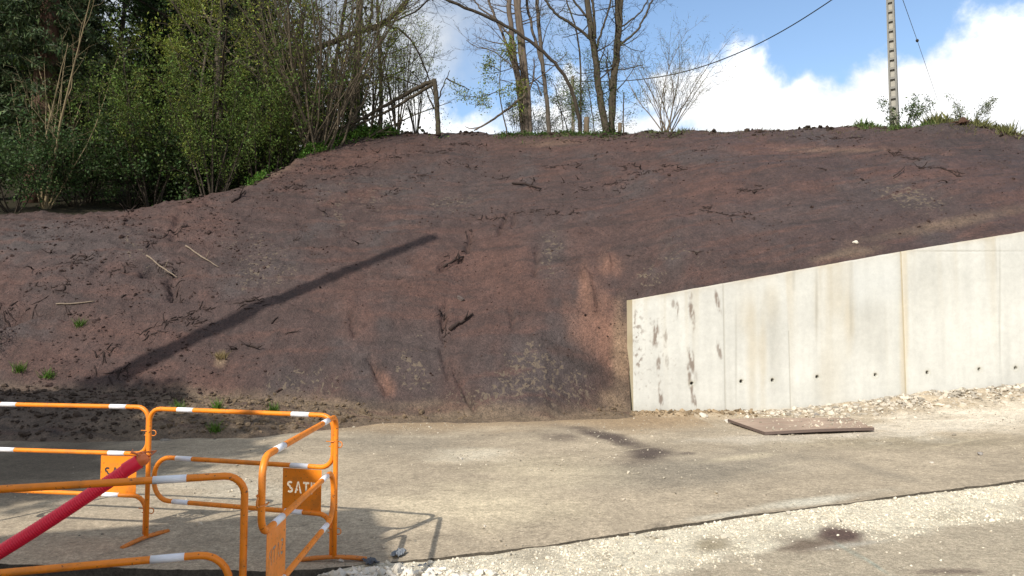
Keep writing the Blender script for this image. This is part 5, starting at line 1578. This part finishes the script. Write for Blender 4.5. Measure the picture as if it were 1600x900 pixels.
# ------------------------------------------------------------------ concrete utility pole with pierced face
PD = crest_dep(1398) + 0.55
pb = at(1398, 200, PD); pb[2] = float(hill(np.array(pb[0]), np.array(PD))) - .2
pole = empty('utility_pole', tuple(pb), R(-38)); tag(pole, 'tall grey concrete utility pole with a row of pierced openings, on the crest at right', 'pole')
PH = 7.6
def taper(z): return 1 - 0.040 * z
def quad_shaft(x0, x1, y0, y1, z0, z1, mb):
    V = []
    for z in (z0, z1):
        k = taper(z); V += [(x0 * k, y0 * k, z), (x1 * k, y0 * k, z), (x1 * k, y1 * k, z), (x0 * k, y1 * k, z)]
    mb.add(V, [[0, 3, 2, 1], [4, 5, 6, 7], [0, 1, 5, 4], [1, 2, 6, 5], [2, 3, 7, 6], [3, 0, 4, 7]])
pc = (0.225, 0.218, 0.195)
for x0, x1 in ((-0.122, -0.070), (0.070, 0.122)):
    mb = MB(); mb.cur = pc
    for z in np.arange(0, PH, 0.8): quad_shaft(x0, x1, -0.095, 0.095, z, min(z + .8, PH), mb)
    mb.build('flange', M_POLE, pole, smooth=False)
mb = MB(); mb.cur = (0.36, 0.34, 0.29); quad_shaft(-0.069, 0.069, -0.012, 0.05, 0, PH - .02, mb); mb.build('web', M_POLE, pole, smooth=False)
mb = MB(); mb.cur = pc; mb.box((0, 0, 0), (0.138, 0.165, 0.066)); rme = mb.mesh('rung', M_POLE, smooth=False)
for z in np.arange(0.3, PH - .1, 0.295):
    o = obj('rung', rme, pole, (0, 0, z)); k = taper(z); o.scale = (k, k, 1)
# cable to the far pole and the stay
ptop = Vector(pole.location) + Vector((0, 0, PH - .25))
fp = at(895, 122, 52.0)
fb = fp.copy(); fb[2] = float(hill(np.array(fp[0]), np.array(52.0)))
fpole = empty('far_pole', tuple(fb)); tag(fpole, 'distant thin wooden pole seen between the crest trees', 'pole')
mb = MB(); mb.cur = (0.20, 0.17, 0.13); mb.tube([(0, 0, 0), (0, 0, fp[2] - fb[2] + .15)], [0.17, 0.12], 8); mb.build('shaft', M_POLE, fpole)
mb = MB(); mb.cur = (0.02, 0.02, 0.02)
cp = np.array([(1386, -62), (1340, -29), (1300, 0), (1240, 39), (1180, 72), (1110, 101), (1045, 119), (970, 128), (895, 127)], float)
fr = (cp[:, 0] - cp[-1, 0]) / (cp[0, 0] - cp[-1, 0])
cdp = 1 / (fr / PD + (1 - fr) / 52.0)
cab = np.array([at(u_, v_, d_) for (u_, v_), d_ in zip(cp, cdp)])
tq = np.linspace(0, 1, 60); t0 = np.linspace(0, 1, len(cab))
cab = np.stack([np.interp(tq, t0, cab[:, i]) for i in range(3)], 1)
for _ in range(12): cab[1:-1] = (cab[:-2] + 2 * cab[1:-1] + cab[2:]) / 4
mb.tube(cab, np.linspace(0.017, 0.030, 60), 6); tag(mb.build('overhead_cable', M_BLACK), 'black overhead cable slanting from the pole down to the left', 'cable')
an = march(1478, 190, hill)
stay = empty('stay_wire', tuple(an)); tag(stay, 'thin stay wire running from the pole down to the right with a small insulator', 'cable')
A0 = np.array(an); Z0 = at(1402, -30, PD) + np.array((0, 0.05, 0))
Pm = A0 + (Z0 - A0) * 0.80
mb = MB(); mb.cur = (0.10, 0.10, 0.10); mb.tube([A0 - A0, (Pm - A0) * .5 + np.array((0, 0, -.15)), Pm - A0, Z0 - A0], 0.010, 5); mb.build('wire', M_BLACK, stay)
mb = MB(); mb.cur = (0.06, 0.05, 0.045); dz = (Z0 - A0) / np.linalg.norm(Z0 - A0); q = Pm - A0
mb.tube([q - dz * .11, q - dz * .06, q, q + dz * .06, q + dz * .11], [.02, .06, .045, .06, .02], 9); mb.build('insulator', M_BLACK, stay)
# shrubs by the pole
s15 = multistem(93, 1.25, 7, 'little leafy shrub leaning right of the pole foot', (0.09, 0.13, 0.045), 2, .085, spread=.9, twigs=4, thick=0.010); place(s15, 1421, crest_dep(1421) + .5, 0, 0.8)
s16 = multistem(94, 1.6, 7, 'sparse leafy shrub on the earth heap at the right end of the crest', (0.11, 0.13, 0.05), 2, .075, spread=1.1, twigs=4, thick=0.008); place(s16, 1526, crest_dep(1526) + .4, 0, 0.7, 0.05)
q = march(1503, 196, lambda x_, y_: bank_z(x_, y_))
root = empty('root_ball', tuple(q)); tag(root, 'rusty brown uprooted stump on the earth heap at the right end of the crest', 'stump')
mb = MB(); mb.cur = (0.07, 0.04, 0.028)
me = rock_mesh('core', 0.15, 141, (0.075, 0.042, 0.030), M_WOOD, .85); obj('core', me, root, (0, 0, .12))
for k in range(9):
    a_ = rg.uniform(0, 6.28); P = [np.zeros(3) + np.array((0, 0, .1))]; d = np.array((math.cos(a_), math.sin(a_) * .6, rg.uniform(-.2, .7)))
    for j in range(5): d = d + rg.normal(size=3) * .25; P.append(P[-1] + d * .06)
    mb.tube(P, np.linspace(.03, .006, 6), 5)
mb.build('roots', M_WOOD, root)

# ------------------------------------------------------------------ unseen things added beside and behind the viewer to throw the shadows
# leaning timber pole, added unseen to lay a shadow across the bank
H1 = bank_hit(176, 592); H2 = bank_hit(678, 371)
dh = H2 - H1; hs = SUN[:2]; dt = (dh[:2] @ hs) / (hs @ hs)
T1 = 10.5
Q1 = H1 - SUN * T1; Q2 = H2 - SUN * (T1 + dt)
md = (Q2 - Q1) / (Q2[2] - Q1[2])
Qb = Q1 + md * (-0.3 - Q1[2])
added_mast = empty('added_mast', tuple(Qb)); tag(added_mast, 'leaning timber pole added left of the viewer to throw a shadow across the bank', 'pole')
mb = MB(); mb.cur = (0.14, 0.11, 0.08); mb.tube([Qb - Qb, (Q2 - Qb) * .5, Q2 - Qb], [.20, .18, .15], 12); mb.build('shaft', M_WOOD, added_mast)
mb = MB(); mb.cur = (0.1, 0.1, 0.1); mb.tube([(Q2 - Qb) * .97, (Q2 - Qb) * 1.0, (Q2 - Qb) * 1.005], [.165, .165, .02], 12); mb.build('cap', M_BLACK, added_mast)
# flat roofed building, added unseen so its roof edge shades the barriers
HH = 6.0
corner = np.array([-1.24, 6.4]) - SH * HH
fx = np.array([-0.955, -0.296]); bk = np.array([0.296, -0.955])
added_house = empty('added_house', (corner[0], corner[1], -0.1), math.atan2(-fx[1], -fx[0])); tag(added_house, 'plain pale building added left of the viewer so its roof line shades the near barriers', 'added_house')
WL, DL = 9.0, 8.0     # along local -x and local -y
def hb(name, c, s, col, parent=added_house, mat=M_HOUSE):
    mb = MB(); mb.cur = col; mb.box(c, s); return mb.build(name, mat, parent, smooth=False)
hb('wall', (-WL / 2, -DL / 2, HH / 2 - .2), (WL - .3, DL - .3, HH - .4), (0.55, 0.52, 0.45))
rf = hb('roof', (-WL / 2, -DL / 2, HH - .1), (WL, DL, .35), (0.16, 0.15, 0.14))
hb('chimney', (-3, -4, HH + .5), (.6, .6, 1.0), (0.35, 0.2, 0.15), rf)
for zc_ in (1.2, 3.9):
    for y_ in (-2.0, -4.2, -6.2):
        wn = hb('window', (-.16, y_, zc_ + .4), (.06, 1.0, 1.2), (0.6, 0.6, 0.58)); hb('pane', (-.125, y_, zc_ + .4), (.02, .84, 1.04), (0.03, 0.035, 0.04), wn, M_BLACK)
    for x_ in (-2.0, -4.5, -7.0):
        wn = hb('window', (x_, -.16, zc_ + .4), (1.0, .06, 1.2), (0.6, 0.6, 0.58)); hb('pane', (x_, -.125, zc_ + .4), (.84, .02, 1.04), (0.03, 0.035, 0.04), wn, M_BLACK)
# evergreens added out of view to shade the yard and left foot of the bank
for k, (tx, ty, tz, hgt, rad, lab) in enumerate(((-5.9, 8.0, 0.0, 7.2, 2.0, 'dense evergreen tree added out of view to shade the yard'), (-7.7, 10.5, 0.2, 7.8, 1.65, 'dense evergreen added farther up the left side, out of view, to shade the bank foot'))):
    cxy = np.array((tx, ty)) - SH * (hgt - tz)
    rgk = np.random.default_rng(500 + k)
    mt = MB(); mt.cur = BKD; mt.tube([(0, 0, -.4), (0.05, 0, hgt * .5), (0, 0, hgt + 1)], [.25, .18, .05], 9)
    mbb = MB(); mbb.cur = BKD
    n = 15000
    u = rgk.normal(size=(n, 3)); u /= np.linalg.norm(u, axis=1)[:, None]
    lump = 1 + .35 * fbm(u[:, 0] * 2 + 5 * k, u[:, 1] * 2 + u[:, 2] * 2.3, 501, 3)
    P = u * (rgk.random((n, 1)) ** .45) * lump[:, None] * np.array((rad, rad, rad * 1.25)) + np.array((0, 0, hgt))
    for j in range(26):
        mbb.tube([(0, 0, hgt - rad + j * .06), tuple(P[j * 7] * .6 + np.array((0, 0, hgt)) * .4), tuple(P[j * 7])], [.05, .03, .01], 4)
    mc = MB(); mc.leaves(P, .17, rgk, (0.022, 0.042, 0.014), .3, slim=.7)
    r_ = tree(lab, 'tree', mt, mbb, mc, 'added_evergreen'); r_.location = (cxy[0], cxy[1], 0)
